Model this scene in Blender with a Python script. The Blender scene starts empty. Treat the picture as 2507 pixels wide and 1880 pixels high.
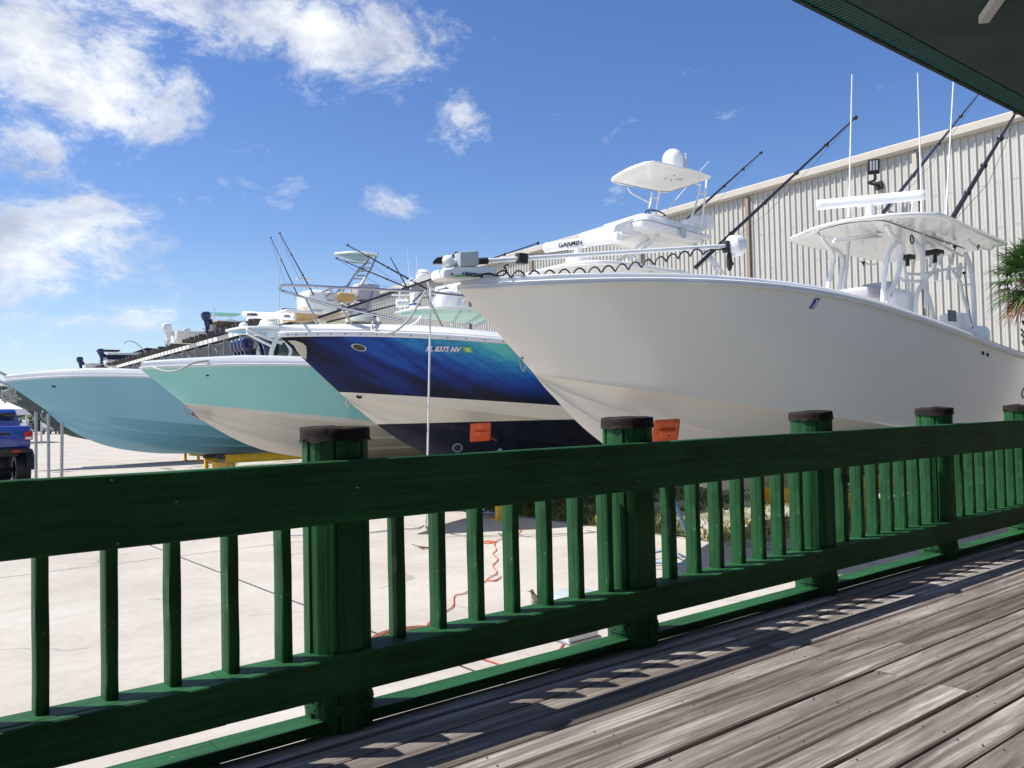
import bpy, bmesh, math, random
import numpy as np
from mathutils import Vector, Matrix, noise as mnoise
random.seed(7)
S = bpy.context.scene
COL = S.collection
R = math.radians

# ------------------------------------------------------------------ camera model (surveyed)
FPX, W0, H0 = 2050.0, 2507.0, 1880.0
CAMZ = 1.9
YAW = R(51.35); ROLL = 0.0225; PITCH = math.atan(66/2050.0)
F0 = Vector((math.cos(YAW), math.sin(YAW), 0)); R0 = Vector((math.sin(YAW), -math.cos(YAW), 0)); Z0 = Vector((0,0,1))
FW = F0*math.cos(PITCH) + Z0*math.sin(PITCH)
UP = -F0*math.sin(PITCH) + Z0*math.cos(PITCH)
XC = R0*math.cos(ROLL) - UP*math.sin(ROLL)
YC = R0*math.sin(ROLL) + UP*math.cos(ROLL)
CAM = Vector((0,0,CAMZ))
def ray(px, py):
    return FW + XC*((px-W0/2)/FPX) - YC*((py-H0/2)/FPX)
def P(px, py, X=None, Y=None, z=None, d=None, plane=None):
    r = ray(px, py)
    if X is not None: t = X/r.x
    elif Y is not None: t = Y/r.y
    elif z is not None: t = (z-CAMZ)/r.z
    elif plane is not None: t = (plane[0]-CAM).dot(plane[1])/r.dot(plane[1])
    else: t = d
    return CAM + r*t

cam = bpy.data.cameras.new('camera'); camo = bpy.data.objects.new('camera', cam); COL.objects.link(camo)
cam.sensor_fit = 'HORIZONTAL'; cam.sensor_width = 36; cam.lens = 36*FPX/W0
cam.clip_end = 9000; cam.clip_start = 0.05
m = Matrix((XC, YC, -FW)).transposed().to_4x4(); m.translation = CAM
camo.matrix_world = m
S.camera = camo

# ------------------------------------------------------------------ materials
MATS = {}
def newmat(name):
    m = bpy.data.materials.new(name); m.use_nodes = True
    nt = m.node_tree; nt.nodes.clear()
    o = nt.nodes.new('ShaderNodeOutputMaterial'); b = nt.nodes.new('ShaderNodeBsdfPrincipled')
    nt.links.new(b.outputs[0], o.inputs[0])
    MATS[name] = m
    return m, nt, b
def nd(nt, t, **k):
    n = nt.nodes.new(t)
    for a, v in k.items():
        if a == 'ins':
            for i, x in v.items(): n.inputs[i].default_value = x
        else: setattr(n, a, v)
    return n
def L(nt, a, b): nt.links.new(a, b)
def ramp(nt, stops, interp='LINEAR'):
    n = nt.nodes.new('ShaderNodeValToRGB'); e = n.color_ramp.elements; n.color_ramp.interpolation = interp
    while len(e) < len(stops): e.new(.5)
    for i, (p, c) in enumerate(stops):
        e[i].position = p; e[i].color = (*c, 1) if len(c) == 3 else c
    return n
def math_n(nt, op, a, b=None, c=None, clamp=False):
    n = nt.nodes.new('ShaderNodeMath'); n.operation = op; n.use_clamp = clamp
    for i, v in enumerate((a, b, c)):
        if v is None: continue
        if isinstance(v, (int, float)): n.inputs[i].default_value = v
        else: nt.links.new(v, n.inputs[i])
    return n.outputs[0]
def mixc(nt, fac, a, b, mode='MIX'):
    n = nt.nodes.new('ShaderNodeMix'); n.data_type = 'RGBA'; n.blend_type = mode
    for i, v in ((0, fac), (6, a), (7, b)):
        if isinstance(v, (int, float)): n.inputs[i].default_value = v
        elif isinstance(v, tuple): n.inputs[i].default_value = (*v, 1) if len(v) == 3 else v
        else: nt.links.new(v, n.inputs[i])
    return n.outputs[2]
def coords(nt, scale=(1,1,1), kind='Object', loc=(0,0,0)):
    if kind == 'World': t = nt.nodes.new('ShaderNodeNewGeometry').outputs['Position']
    else: t = nt.nodes.new('ShaderNodeTexCoord').outputs[kind]
    mp = nt.nodes.new('ShaderNodeMapping'); mp.inputs['Scale'].default_value = scale; mp.inputs['Location'].default_value = loc
    nt.links.new(t, mp.inputs[0]); return mp.outputs[0]
def noise(nt, vec, scale=5, detail=4, rough=.55, dist=0):
    n = nt.nodes.new('ShaderNodeTexNoise'); n.inputs['Scale'].default_value = scale; n.inputs['Detail'].default_value = detail
    n.inputs['Roughness'].default_value = rough; n.inputs['Distortion'].default_value = dist
    if vec is not None: nt.links.new(vec, n.inputs['Vector'])
    return n.outputs[0]
def bump(nt, b, h, strength=.3, dist=.01):
    n = nt.nodes.new('ShaderNodeBump'); n.inputs['Strength'].default_value = strength; n.inputs['Distance'].default_value = dist
    nt.links.new(h, n.inputs['Height']); nt.links.new(n.outputs[0], b.inputs['Normal'])
def simple(name, col, rough=.5, metal=0, coat=0, var=.08, vscale=3, bmp=0, spec=.5):
    m, nt, b = newmat(name)
    v = noise(nt, coords(nt), vscale, 5)
    r = ramp(nt, [(.3, tuple(c*(1-var) for c in col)), (.7, tuple(min(1, c*(1+var)) for c in col))])
    L(nt, v, r.inputs[0]); L(nt, r.outputs[0], b.inputs['Base Color'])
    b.inputs['Roughness'].default_value = rough; b.inputs['Metallic'].default_value = metal
    b.inputs['Coat Weight'].default_value = coat; b.inputs['Coat Roughness'].default_value = .08
    b.inputs['Specular IOR Level'].default_value = spec
    if bmp: bump(nt, b, noise(nt, coords(nt), vscale*12, 4), bmp, .004)
    return m

def grain_paint(name, col, axis, rough=.55):
    m, nt, b = newmat(name)
    sc = [38, 38, 38]; sc[axis] = 1.6
    g = noise(nt, coords(nt, tuple(sc)), 1, 6, .65, .3)
    v = noise(nt, coords(nt), 2.2, 4)
    rr = ramp(nt, [(.32, tuple(c*.42 for c in col)), (.5, col), (.68, tuple(c*1.6 for c in col))])
    a = math_n(nt, 'ADD', math_n(nt, 'MULTIPLY', g, .6), math_n(nt, 'MULTIPLY', v, .4)); L(nt, a, rr.inputs[0])
    chip = noise(nt, coords(nt, (1,1,1)), 34, 2, .5)
    cm = ramp(nt, [(.76, (0,0,0)), (.775, (.7,.7,.7))]); L(nt, chip, cm.inputs[0])
    L(nt, mixc(nt, cm.outputs[0], rr.outputs[0], (.35,.42,.36)), b.inputs['Base Color'])
    b.inputs['Roughness'].default_value = rough; b.inputs['Specular IOR Level'].default_value = .25
    bump(nt, b, g, 1.0, .010)
    return m
GREEN = (.012, .080, .025)
grain_paint('green_wood_long', GREEN, 0); grain_paint('green_wood_upright', GREEN, 2)

def deck_wood():
    m, nt, b = newmat('weathered_deck_wood')
    geo = nt.nodes.new('ShaderNodeNewGeometry'); rnd = geo.outputs['Random Per Island']
    off = nd(nt, 'ShaderNodeCombineXYZ'); L(nt, math_n(nt, 'MULTIPLY', rnd, 37), off.inputs[0]); L(nt, math_n(nt, 'MULTIPLY', rnd, 91), off.inputs[1]); L(nt, math_n(nt, 'MULTIPLY', rnd, 13), off.inputs[2])
    def sh(scale):
        mp = coords(nt, scale); a = nd(nt, 'ShaderNodeVectorMath', operation='ADD'); L(nt, mp, a.inputs[0]); L(nt, off.outputs[0], a.inputs[1]); return a.outputs[0]
    warp = noise(nt, sh((1.3, 7, 3)), 1, 2)
    g = noise(nt, sh((.55, 22, 6)), 1, 3, .5, .6)
    fine = noise(nt, sh((1.3, 75, 30)), 1, 8, .8, .1)
    big = noise(nt, sh((1.0, 13, 3)), 1, 7, .70, .3)
    s = math_n(nt, 'ADD', math_n(nt, 'MULTIPLY', g, .24), math_n(nt, 'ADD', math_n(nt, 'MULTIPLY', fine, .30), math_n(nt, 'MULTIPLY', big, .46)))
    r = ramp(nt, [(.36, (.027,.021,.018)), (.44, (.105,.089,.078)), (.52, (.205,.185,.170)), (.62, (.49,.465,.44))]); L(nt, s, r.inputs[0])
    tint = ramp(nt, [(0, (.60,.54,.50)), (.2, (1.0,.99,.99)), (.4, (.76,.71,.68)), (.6, (1.15,1.15,1.15)), (.8, (.9,.85,.82)), (1, (.55,.53,.48))]); L(nt, rnd, tint.inputs[0])
    c = mixc(nt, 1.0, r.outputs[0], tint.outputs[0], 'MULTIPLY')
    kn = nd(nt, 'ShaderNodeTexVoronoi', ins={'Scale': 1, 'Randomness': 1}); L(nt, sh((1.7, 7.2, 0)), kn.inputs['Vector'])
    km = ramp(nt, [(.05, (1,1,1)), (.12, (0,0,0))]); L(nt, kn.outputs['Distance'], km.inputs[0])
    c = mixc(nt, math_n(nt, 'MULTIPLY', km.outputs[0], .55), c, (.035,.026,.02))
    L(nt, c, b.inputs['Base Color']); b.inputs['Roughness'].default_value = .72
    bump(nt, b, s, .4, .005)
deck_wood()

def concrete():
    m, nt, b = newmat('concrete_slab')
    p = coords(nt, kind='World'); sep = nd(nt, 'ShaderNodeSeparateXYZ'); L(nt, p, sep.inputs[0])
    wob = math_n(nt, 'MULTIPLY', math_n(nt, 'SUBTRACT', noise(nt, p, 2.5, 5), .5), .03)
    masks = []
    for ax, o, per in ((0, 3.62, 5.9), (1, 6.2, 5.8)):
        v = math_n(nt, 'ADD', math_n(nt, 'SUBTRACT', sep.outputs[ax], o), wob)
        f = math_n(nt, 'ABSOLUTE', math_n(nt, 'SUBTRACT', math_n(nt, 'FRACT', math_n(nt, 'ADD', math_n(nt, 'DIVIDE', v, per), .5)), .5))
        masks.append(math_n(nt, 'LESS_THAN', math_n(nt, 'MULTIPLY', f, per), .014))
    j = math_n(nt, 'MAXIMUM', masks[0], masks[1])
    vor = nd(nt, 'ShaderNodeTexVoronoi', feature='DISTANCE_TO_EDGE', ins={'Scale': .33}); 
    dv = nd(nt, 'ShaderNodeVectorMath', operation='ADD'); L(nt, p, dv.inputs[0])
    nn = nt.nodes.new('ShaderNodeTexNoise'); nn.inputs['Scale'].default_value = 1.1; nn.inputs['Detail'].default_value = 6; L(nt, p, nn.inputs[0]); L(nt, nn.outputs['Color'], dv.inputs[1]); L(nt, dv.outputs[0], vor.inputs['Vector'])
    cr = math_n(nt, 'LESS_THAN', vor.outputs['Distance'], .005)
    cm = math_n(nt, 'GREATER_THAN', noise(nt, p, .35, 2), .53)
    cr = math_n(nt, 'MULTIPLY', math_n(nt, 'MULTIPLY', cr, cm), .6)
    v1 = noise(nt, p, .6, 8, .6); v2 = noise(nt, p, 9, 5, .6)
    s = math_n(nt, 'ADD', math_n(nt, 'MULTIPLY', v1, .65), math_n(nt, 'MULTIPLY', v2, .35))
    r = ramp(nt, [(.3, (.335,.305,.27)), (.5, (.415,.385,.345)), (.7, (.49,.46,.42))]); L(nt, s, r.inputs[0])
    st = coords(nt, (.25, 2.2, 1), kind='World'); stn = noise(nt, st, 1, 4, .6)
    sr = ramp(nt, [(.56, (0,0,0)), (.70, (.5,.5,.5))]); L(nt, stn, sr.inputs[0])
    c = mixc(nt, sr.outputs[0], r.outputs[0], (.36,.335,.30))
    sp = noise(nt, p, 16, 1); spm = ramp(nt, [(.80, (0,0,0)), (.82, (1,1,1))]); L(nt, sp, spm.inputs[0])
    c = mixc(nt, spm.outputs[0], c, (.2,.17,.13))
    oil = noise(nt, p, 1.35, 3, .5); om = ramp(nt, [(.70, (0,0,0)), (.76, (.4,.4,.4))]); L(nt, oil, om.inputs[0]); c = mixc(nt, om.outputs[0], c, (.22,.20,.175))
    ty = coords(nt, (.12, 5.5, 1), kind='World', loc=(3, .7, 0)); tn_ = noise(nt, ty, 1, 3, .5); tm = ramp(nt, [(.66, (0,0,0)), (.70, (.28,.28,.28))]); L(nt, tn_, tm.inputs[0]); c = mixc(nt, tm.outputs[0], c, (.26,.24,.22))
    c = mixc(nt, cr, c, (.22,.2,.18)); c = mixc(nt, j, c, (.07,.062,.055))
    L(nt, c, b.inputs['Base Color']); b.inputs['Roughness'].default_value = .9; b.inputs['Specular IOR Level'].default_value = .15
    bump(nt, b, v2, .15, .01)
concrete()

simple('white_gelcoat', (.80,.80,.79), .22, coat=.6, var=.02)
simple('white_part', (.78,.79,.79), .35, coat=.2, var=.03)
simple('cream_gelcoat', (.84,.82,.75), .18, coat=.7, var=.02, vscale=.7)
simple('light_blue_gelcoat', (.18,.42,.54), .25, coat=.6, var=.04, vscale=.6)
simple('teal_gelcoat', (.008,.042,.052), .3, coat=.4, var=.2)
simple('cream_bottom', (.62,.58,.50), .35, coat=.3, var=.05)
simple('brown_gelcoat', (.085,.062,.048), .3, coat=.3)
simple('navy_gelcoat', (.012,.02,.085), .25, coat=.5)
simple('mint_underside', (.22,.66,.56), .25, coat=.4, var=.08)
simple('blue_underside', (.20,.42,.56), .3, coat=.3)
simple('engine_navy', (.012,.022,.10), .22, coat=.5)
simple('engine_grey', (.5,.52,.53), .35)
simple('steel', (.42,.43,.46), .14, metal=1, var=.02)
simple('galvanised_steel', (.34,.36,.38), .45, metal=.7, var=.15)
simple('rack_steel', (.24,.27,.30), .55, metal=.3, var=.15)
simple('pale_steel', (.72,.73,.72), .5, var=.08)
simple('rack_wood', (.085,.075,.07), .9, var=.35, vscale=8)
simple('black_rubber', (.012,.012,.013), .55, bmp=.2)
simple('dark_carbon', (.018,.018,.028), .3)
simple('tan_vinyl', (.56,.36,.14), .5)
simple('tan_liner', (.70,.62,.47), .6)
simple('grey_vinyl', (.42,.41,.44), .6, bmp=.1)
simple('dark_grey_vinyl', (.10,.12,.15), .55)
simple('grey_plastic', (.42,.47,.50), .45)
simple('orange_paint', (.62,.10,.022), .45, var=.18, vscale=14)
simple('orange_cord', (.62,.12,.045), .5)
simple('yellow_paint', (.72,.42,.02), .5, var=.2, vscale=5)
simple('rust', (.16,.06,.03), .85, var=.4, vscale=22, bmp=.5)
simple('blue_steel_paint', (.16,.33,.48), .45, var=.3, vscale=9)
simple('pvc_grey', (.30,.33,.33), .5)
simple('hose_white', (.62,.64,.64), .5)
simple('rope_grey', (.40,.42,.38), .85, bmp=.4, vscale=20)
simple('warehouse_panel', (.50,.49,.455), .42, var=.05, vscale=.35)
simple('trim_beige', (.50,.46,.40), .5, var=.04)
simple('trim_brown', (.30,.23,.17), .5)
simple('blue_car_paint', (.008,.04,.30), .2, coat=.9, var=.05)
simple('glass_dark', (.02,.025,.03), .06, var=.02)
simple('red_lens', (.45,.012,.015), .2)
simple('clear_lens', (.7,.72,.75), .15)
simple('tan_leather_cap', (.019,.014,.013), .8, var=.5, vscale=14, bmp=.9, spec=.2)
simple('soffit_paint', (.055,.16,.15), .6, var=.12, vscale=4)
simple('soffit_board', (.045,.085,.088), .7, var=.25, vscale=3)
simple('building_wall', (.6,.6,.56), .7, var=.1)  # for the unseen rear wall; pale to return fill light to the deck
simple('fascia_dark', (.02,.045,.04), .6)
simple('shingle', (.03,.03,.032), .9, var=.4, vscale=30, bmp=.6)
simple('letter_dark', (.015,.018,.05), .4)
simple('letter_pink_white', (.78,.72,.80), .4)
simple('sticker_green', (.10,.42,.20), .5)
simple('sticker_yellow', (.6,.6,.15), .5)
simple('lime_paint', (.10,.42,.05), .4)
simple('emblem_blue', (.02,.06,.28), .4)
simple('grass_green', (.075,.115,.025), .8, var=.5, vscale=2)
simple('grass_dry', (.40,.34,.12), .85, var=.3, vscale=2)
simple('palm_frond', (.06,.13,.025), .5, var=.5, vscale=5)
simple('palm_trunk', (.16,.11,.07), .9, var=.4, vscale=10, bmp=.6)
simple('dead_frond', (.25,.13,.07), .85, var=.3)
simple('bird_feather', (.17,.145,.11), .8, var=.45, vscale=45)
simple('bird_breast', (.36,.33,.28), .8, var=.35, vscale=60)
simple('beak_dark', (.04,.035,.03), .5)
simple('cover_canvas', (.02,.03,.045), .9)
simple('far_tree', (.05,.075,.03), .9, var=.5, vscale=.2)
simple('white_canvas', (.74,.76,.79), .7)

def mint_hull():
    m, nt, b = newmat('mint_hull_paint')
    geo = nt.nodes.new('ShaderNodeNewGeometry'); sep = nd(nt, 'ShaderNodeSeparateXYZ'); L(nt, geo.outputs['Position'], sep.inputs[0])
    return m, nt, b, sep
def gravel():
    m, nt, b = newmat('gravel_soil')
    p = coords(nt, kind='World')
    v = nd(nt, 'ShaderNodeTexVoronoi', ins={'Scale': 26}); L(nt, p, v.inputs['Vector'])
    r = ramp(nt, [(0, (.16,.14,.11)), (.4, (.42,.40,.35)), (1, (.70,.68,.62))]); L(nt, v.outputs['Color'], r.inputs[0])
    n = noise(nt, p, .8, 5); g = ramp(nt, [(.45, (0,0,0)), (.6, (1,1,1))]); L(nt, n, g.inputs[0])
    L(nt, mixc(nt, math_n(nt, 'MULTIPLY', g.outputs[0], .7), r.outputs[0], (.15,.15,.06)), b.inputs['Base Color']); b.inputs['Roughness'].default_value = .95
    bump(nt, b, v.outputs['Distance'], 1.0, .03)
gravel()

# ------------------------------------------------------------------ mesh builder
def tag(o, label=None, cat=None, group=None, kind=None):
    if label: o['label'] = label
    if cat: o['category'] = cat
    if group: o['group'] = group
    if kind: o['kind'] = kind
    return o
ROOTS = {}
def thing(name, label, cat, loc, group=None, kind=None):
    o = bpy.data.objects.new(name, None); COL.objects.link(o); o.location = Vector(loc); o.empty_display_size = .2
    o['_o'] = 0; del o['_o']
    ROOTS[o.name] = Vector(loc)
    return tag(o, label, cat, group, kind)
def rootloc(o):
    while o.parent: o = o.parent
    return ROOTS.get(o.name, o.location)

class MB:
    def __init__(s): s.bm = bmesh.new(); s.mi = 0
    def face(s, vs):
        try: f = s.bm.faces.new(vs); f.material_index = s.mi; return f
        except ValueError: return None
    def poly(s, pts): return s.face([s.bm.verts.new(p) for p in pts])
    def box(s, c, size, ax=None, bev=0):
        c = Vector(c); hx, hy, hz = [v/2 for v in size]
        X, Y, Z = ax if ax else (Vector((1,0,0)), Vector((0,1,0)), Vector((0,0,1)))
        vs = {}
        for i in (-1,1):
            for j in (-1,1):
                for k in (-1,1): vs[i,j,k] = s.bm.verts.new(c + X*(i*hx) + Y*(j*hy) + Z*(k*hz))
        fs = []
        for q in (((-1,-1,-1),(-1,1,-1),(1,1,-1),(1,-1,-1)), ((-1,-1,1),(1,-1,1),(1,1,1),(-1,1,1)), ((-1,-1,-1),(1,-1,-1),(1,-1,1),(-1,-1,1)),
                  ((-1,1,-1),(-1,1,1),(1,1,1),(1,1,-1)), ((-1,-1,-1),(-1,-1,1),(-1,1,1),(-1,1,-1)), ((1,-1,-1),(1,1,-1),(1,1,1),(1,-1,1))):
            fs.append(s.face([vs[t] for t in q]))
        if bev:
            es = list({e for f in fs for e in f.edges})
            bmesh.ops.bevel(s.bm, geom=es, offset=bev, segments=3, affect='EDGES', profile=.5)
        return s
    def box2(s, a, b, bev=0):
        a, b = Vector(a), Vector(b); return s.box((a+b)/2, [abs(x) for x in (b-a)], None, bev)
    def beam(s, a, b, w, h, up=Vector((0,0,1))):
        a, b = Vector(a), Vector(b); d = (b-a); l = d.length; d.normalize()
        side = d.cross(up)
        if side.length < 1e-4: side = d.cross(Vector((0,1,0)))
        side.normalize(); u = side.cross(d)
        return s.box((a+b)/2, (l, w, h), (d, side, u))
    def tube(s, pts, r, n=8, cap=True, closed=False):
        pts = [Vector(p) for p in pts]; N = len(pts)
        rs = r if isinstance(r, (list, tuple)) else [r]*N
        rings = []; prev = None
        for i, p in enumerate(pts):
            if closed: t = pts[(i+1) % N] - pts[i-1]
            else: t = pts[min(i+1, N-1)] - pts[max(i-1, 0)]
            t.normalize()
            if prev is None:
                a = t.orthogonal()
            else:
                a = prev - t*prev.dot(t)
                if a.length < 1e-5: a = t.orthogonal()
            a.normalize(); prev = a; b = t.cross(a)
            rings.append([s.bm.verts.new(p + (a*math.cos(2*math.pi*k/n) + b*math.sin(2*math.pi*k/n))*rs[i]) for k in range(n)])
        for i in range(N if closed else N-1):
            A, B = rings[i], rings[(i+1) % N]
            for k in range(n): s.face([A[k], A[(k+1) % n], B[(k+1) % n], B[k]])
        if cap and not closed:
            s.face(list(reversed(rings[0]))); s.face(rings[-1])
        return s
    def grid(s, rows, closed=False):
        V = [[s.bm.verts.new(p) for p in r] for r in rows]
        for i in range(len(V)-1):
            m = len(V[i])
            for k in range(m if closed else m-1): s.face([V[i][k], V[i][(k+1) % m], V[i+1][(k+1) % m], V[i+1][k]])
        return V
    def lathe(s, c, axis, prof, n=20, cap=True):
        c = Vector(c); axis = Vector(axis).normalized(); a = axis.orthogonal().normalized(); b = axis.cross(a)
        rows = [[c + axis*h + (a*math.cos(2*math.pi*k/n) + b*math.sin(2*math.pi*k/n))*max(r, 1e-4) for k in range(n)] for r, h in prof]
        V = s.grid(rows, True)
        if cap: s.face(list(reversed(V[0]))); s.face(V[-1])
        return s
    def ball(s, c, r, n=16, sq=(1,1,1)):
        prof = [(math.sin(math.pi*i/n)*r, -math.cos(math.pi*i/n)*r) for i in range(n+1)]
        i0 = len(s.bm.verts); s.lathe((0,0,0), (0,0,1), prof, n*2)
        s.bm.verts.ensure_lookup_table()
        for v in s.bm.verts[i0:]: v.co = Vector((v.co.x*sq[0], v.co.y*sq[1], v.co.z*sq[2])) + Vector(c)
        return s
    def prism(s, pts, off, bev=0):
        """pts: planar outline (world), off: extrusion vector"""
        off = Vector(off)
        A = [s.bm.verts.new(Vector(p)) for p in pts]; B = [s.bm.verts.new(Vector(p)+off) for p in pts]
        f1 = s.face(list(reversed(A))); f2 = s.face(B); n = len(A); fs = [f1, f2]
        for k in range(n): fs.append(s.face([A[k], A[(k+1) % n], B[(k+1) % n], B[k]]))
        if bev:
            es = [e for f in (f1, f2) if f for e in f.edges]
            bmesh.ops.bevel(s.bm, geom=es, offset=bev, segments=3, affect='EDGES', profile=.5)
        return s
    def build(s, name, mats, parent=None, smooth=True, loc=None, angle=35, merge=True):
        me = bpy.data.meshes.new(name)
        if merge: bmesh.ops.remove_doubles(s.bm, verts=s.bm.verts, dist=1e-5)
        bmesh.ops.recalc_face_normals(s.bm, faces=s.bm.faces)
        base = rootloc(parent) if parent else Vector(loc or (0,0,0))
        for v in s.bm.verts: v.co -= base
        if smooth:
            for f in s.bm.faces: f.smooth = True
            ca = math.cos(R(angle))
            for e in s.bm.edges:
                if len(e.link_faces) == 2 and e.link_faces[0].normal.dot(e.link_faces[1].normal) < ca: e.smooth = False
        s.bm.to_mesh(me); s.bm.free()
        for mn in ([mats] if isinstance(mats, str) else mats): me.materials.append(MATS[mn])
        o = bpy.data.objects.new(name, me); COL.objects.link(o)
        if parent: o.parent = parent
        else:
            o.location = base; ROOTS[o.name] = base
        return o

def catmull(pts, n=6):
    pts = [Vector(p) for p in pts]
    if len(pts) < 3: return pts
    q = [pts[0]*2-pts[1]] + pts + [pts[-1]*2-pts[-2]]; out = []
    for i in range(1, len(q)-2):
        for k in range(n):
            t = k/n; a, b, c, d = q[i-1], q[i], q[i+1], q[i+2]
            out.append(.5*((2*b) + (c-a)*t + (2*a-5*b+4*c-d)*t*t + (3*b-a-3*c+d)*t**3))
    out.append(pts[-1]); return out
def pipe(pts, r, name, mat, parent, smooth_path=True, n=8):
    b = MB(); b.tube(catmull(pts) if smooth_path else pts, r, n); return b.build(name, mat, parent)

def text_mesh(txt, size, origin, xd, yd, mat, name, parent, shear=0, thick=.004, bold=0, align='LEFT'):
    cu = bpy.data.curves.new('t', 'FONT'); cu.body = txt; cu.size = size; cu.extrude = thick/2; cu.offset = bold; cu.shear = shear; cu.align_x = align
    cu.resolution_u = 3
    to = bpy.data.objects.new('t', cu); COL.objects.link(to)
    bpy.context.view_layer.update()
    me = bpy.data.meshes.new_from_object(to)
    bpy.data.objects.remove(to); bpy.data.curves.remove(cu)
    xd = Vector(xd).normalized(); yd = Vector(yd); yd = (yd - xd*yd.dot(xd)).normalized(); zd = xd.cross(yd)
    M = Matrix((xd, yd, zd)).transposed().to_4x4(); M.translation = Vector(origin) - rootloc(parent)
    me.transform(M); me.materials.clear(); me.materials.append(MATS[mat])
    o = bpy.data.objects.new(name, me); COL.objects.link(o); o.parent = parent
    return o
def copy_child(o, parent, off=None):
    c = o.copy(); COL.objects.link(c); c.parent = parent
    if off: c.location = o.location + Vector(off)
    return c
# ------------------------------------------------------------------ light and sky
SUN_EL = R(56); SUNH = Vector((-.78, .625, 0)).normalized()
SUND = SUNH*math.cos(SUN_EL) + Z0*math.sin(SUN_EL)
sl = bpy.data.lights.new('sun', 'SUN'); sl.energy = 4.6; sl.angle = R(.5); sl.color = (1, .955, .88)
so = bpy.data.objects.new('sun', sl); COL.objects.link(so); so.rotation_euler = SUND.to_track_quat('Z', 'Y').to_euler()
so.location = (0, 0, 30)
w = bpy.data.worlds.new('World'); S.world = w; w.use_nodes = True; nt = w.node_tree; nt.nodes.clear()
sky = nd(nt, 'ShaderNodeTexSky', sky_type='NISHITA'); sky.sun_disc = False; sky.sun_elevation = SUN_EL
sky.sun_rotation = math.atan2(SUNH.x, SUNH.y); sky.air_density = 1.0; sky.dust_density = .35; sky.ozone_density = 3.2
hs = nd(nt, 'ShaderNodeHueSaturation', ins={'Hue': .512, 'Saturation': 1.2, 'Value': 1.1}); L(nt, sky.outputs[0], hs.inputs['Color'])
tc = nt.nodes.new('ShaderNodeTexCoord'); D = tc.outputs['Generated']
sp = nd(nt, 'ShaderNodeSeparateXYZ'); L(nt, D, sp.inputs[0])
az = math_n(nt, 'ARCTAN2', sp.outputs[1], sp.outputs[0]); el = math_n(nt, 'ARCSINE', sp.outputs[2])
# cloud groups: azimuth, elevation, half widths (radians)
blobs_px = [(150, 150, 330, 210, 1.0), (560, 40, 420, 130, 1.0), (760, 70, 300, 110, .95), (430, 230, 120, 130, .75), (20, 330, 200, 110, .8),
            (150, 560, 300, 120, 1.0), (40, 650, 260, 100, .9), (60, 440, 160, 70, .55), (1085, 310, 95, 100, .39), (985, 255, 50, 55, .50), (880, 190, 120, 60, .45), (700, 500, 60, 40, .42), (1000, 500, 130, 42, .52), (925, 465, 70, 50, .46),
            (400, 335, 80, 40, .52), (300, 780, 170, 60, .6), (1530, 270, 130, 80, .50), (560, 40, 480, 160, .8), (210, 560, 230, 80, .9), (-500, 300, 500, 300, .9), (-400, -500, 900, 300, .8)]
total = None
for (x, y, wx, wy, s) in blobs_px:
    r = ray(x, y).normalized(); a0 = math.atan2(r.y, r.x); e0 = math.asin(r.z)
    r1 = ray(x+wx, y).normalized(); r2 = ray(x, y-wy).normalized()
    sa = abs(math.atan2(r1.y, r1.x)-a0); se = abs(math.asin(r2.z)-e0)
    da = math_n(nt, 'DIVIDE', math_n(nt, 'SUBTRACT', az, a0), sa); de = math_n(nt, 'DIVIDE', math_n(nt, 'SUBTRACT', el, e0), se)
    q = math_n(nt, 'ADD', math_n(nt, 'MULTIPLY', da, da), math_n(nt, 'MULTIPLY', de, de))
    g = math_n(nt, 'MULTIPLY', math_n(nt, 'EXPONENT', math_n(nt, 'MULTIPLY', q, -.8)), s*.90)
    total = g if total is None else math_n(nt, 'MAXIMUM', total, g)
mp = nd(nt, 'ShaderNodeMapping'); mp.inputs['Scale'].default_value = (1, 1, 1.7); L(nt, D, mp.inputs[0])
n1 = noise(nt, mp.outputs[0], 8.5, 11, .69, .25)
n2 = noise(nt, mp.outputs[0], 3.2, 4, .5)
# elsewhere, scattered clouds
el_r = nd(nt, 'ShaderNodeMapRange', ins={1: .0, 2: .5, 3: .0, 4: .0}); L(nt, el, el_r.inputs[0])
back = math_n(nt, 'MULTIPLY', math_n(nt, 'LESS_THAN', math_n(nt, 'COSINE', math_n(nt, 'SUBTRACT', az, YAW)), .55), .52)
dens = math_n(nt, 'ADD', math_n(nt, 'MAXIMUM', total, back), math_n(nt, 'MULTIPLY', math_n(nt, 'SUBTRACT', n1, .5), 2.7))
dr = ramp(nt, [(.36, (0,0,0)), (.54, (.22,)*3), (.72, (.66,)*3), (.98, (.95,)*3)]); L(nt, dens, dr.inputs[0])
# cloud light: thicker cores greyer, edges brighter
n3 = noise(nt, mp.outputs[0], 11, 6, .6)
core = ramp(nt, [(.30, (4.2,4.5,5.3)), (.50, (6.2,6.5,7.0)), (.66, (8.6,8.7,8.8))]); L(nt, n3, core.inputs[0])
mx = mixc(nt, dr.outputs[0], hs.outputs[0], core.outputs[0])
# low haze whitening towards the horizon
hz = nd(nt, 'ShaderNodeMapRange', ins={1: 0.0, 2: .20, 3: .50, 4: 0.0}); L(nt, el, hz.inputs[0])
mx = mixc(nt, hz.outputs[0], mx, (4.3, 5.5, 7.4))
bg = nd(nt, 'ShaderNodeBackground'); bg.inputs[1].default_value = .09; L(nt, mx, bg.inputs[0])
ow = nt.nodes.new('ShaderNodeOutputWorld'); L(nt, bg.outputs[0], ow.inputs[0])
S.render.engine = 'CYCLES'
S.view_settings.view_transform = 'Standard'; S.view_settings.look = 'None'; S.view_settings.gamma = 1; S.view_settings.exposure = .58
S.cycles.max_bounces = 8
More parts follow.
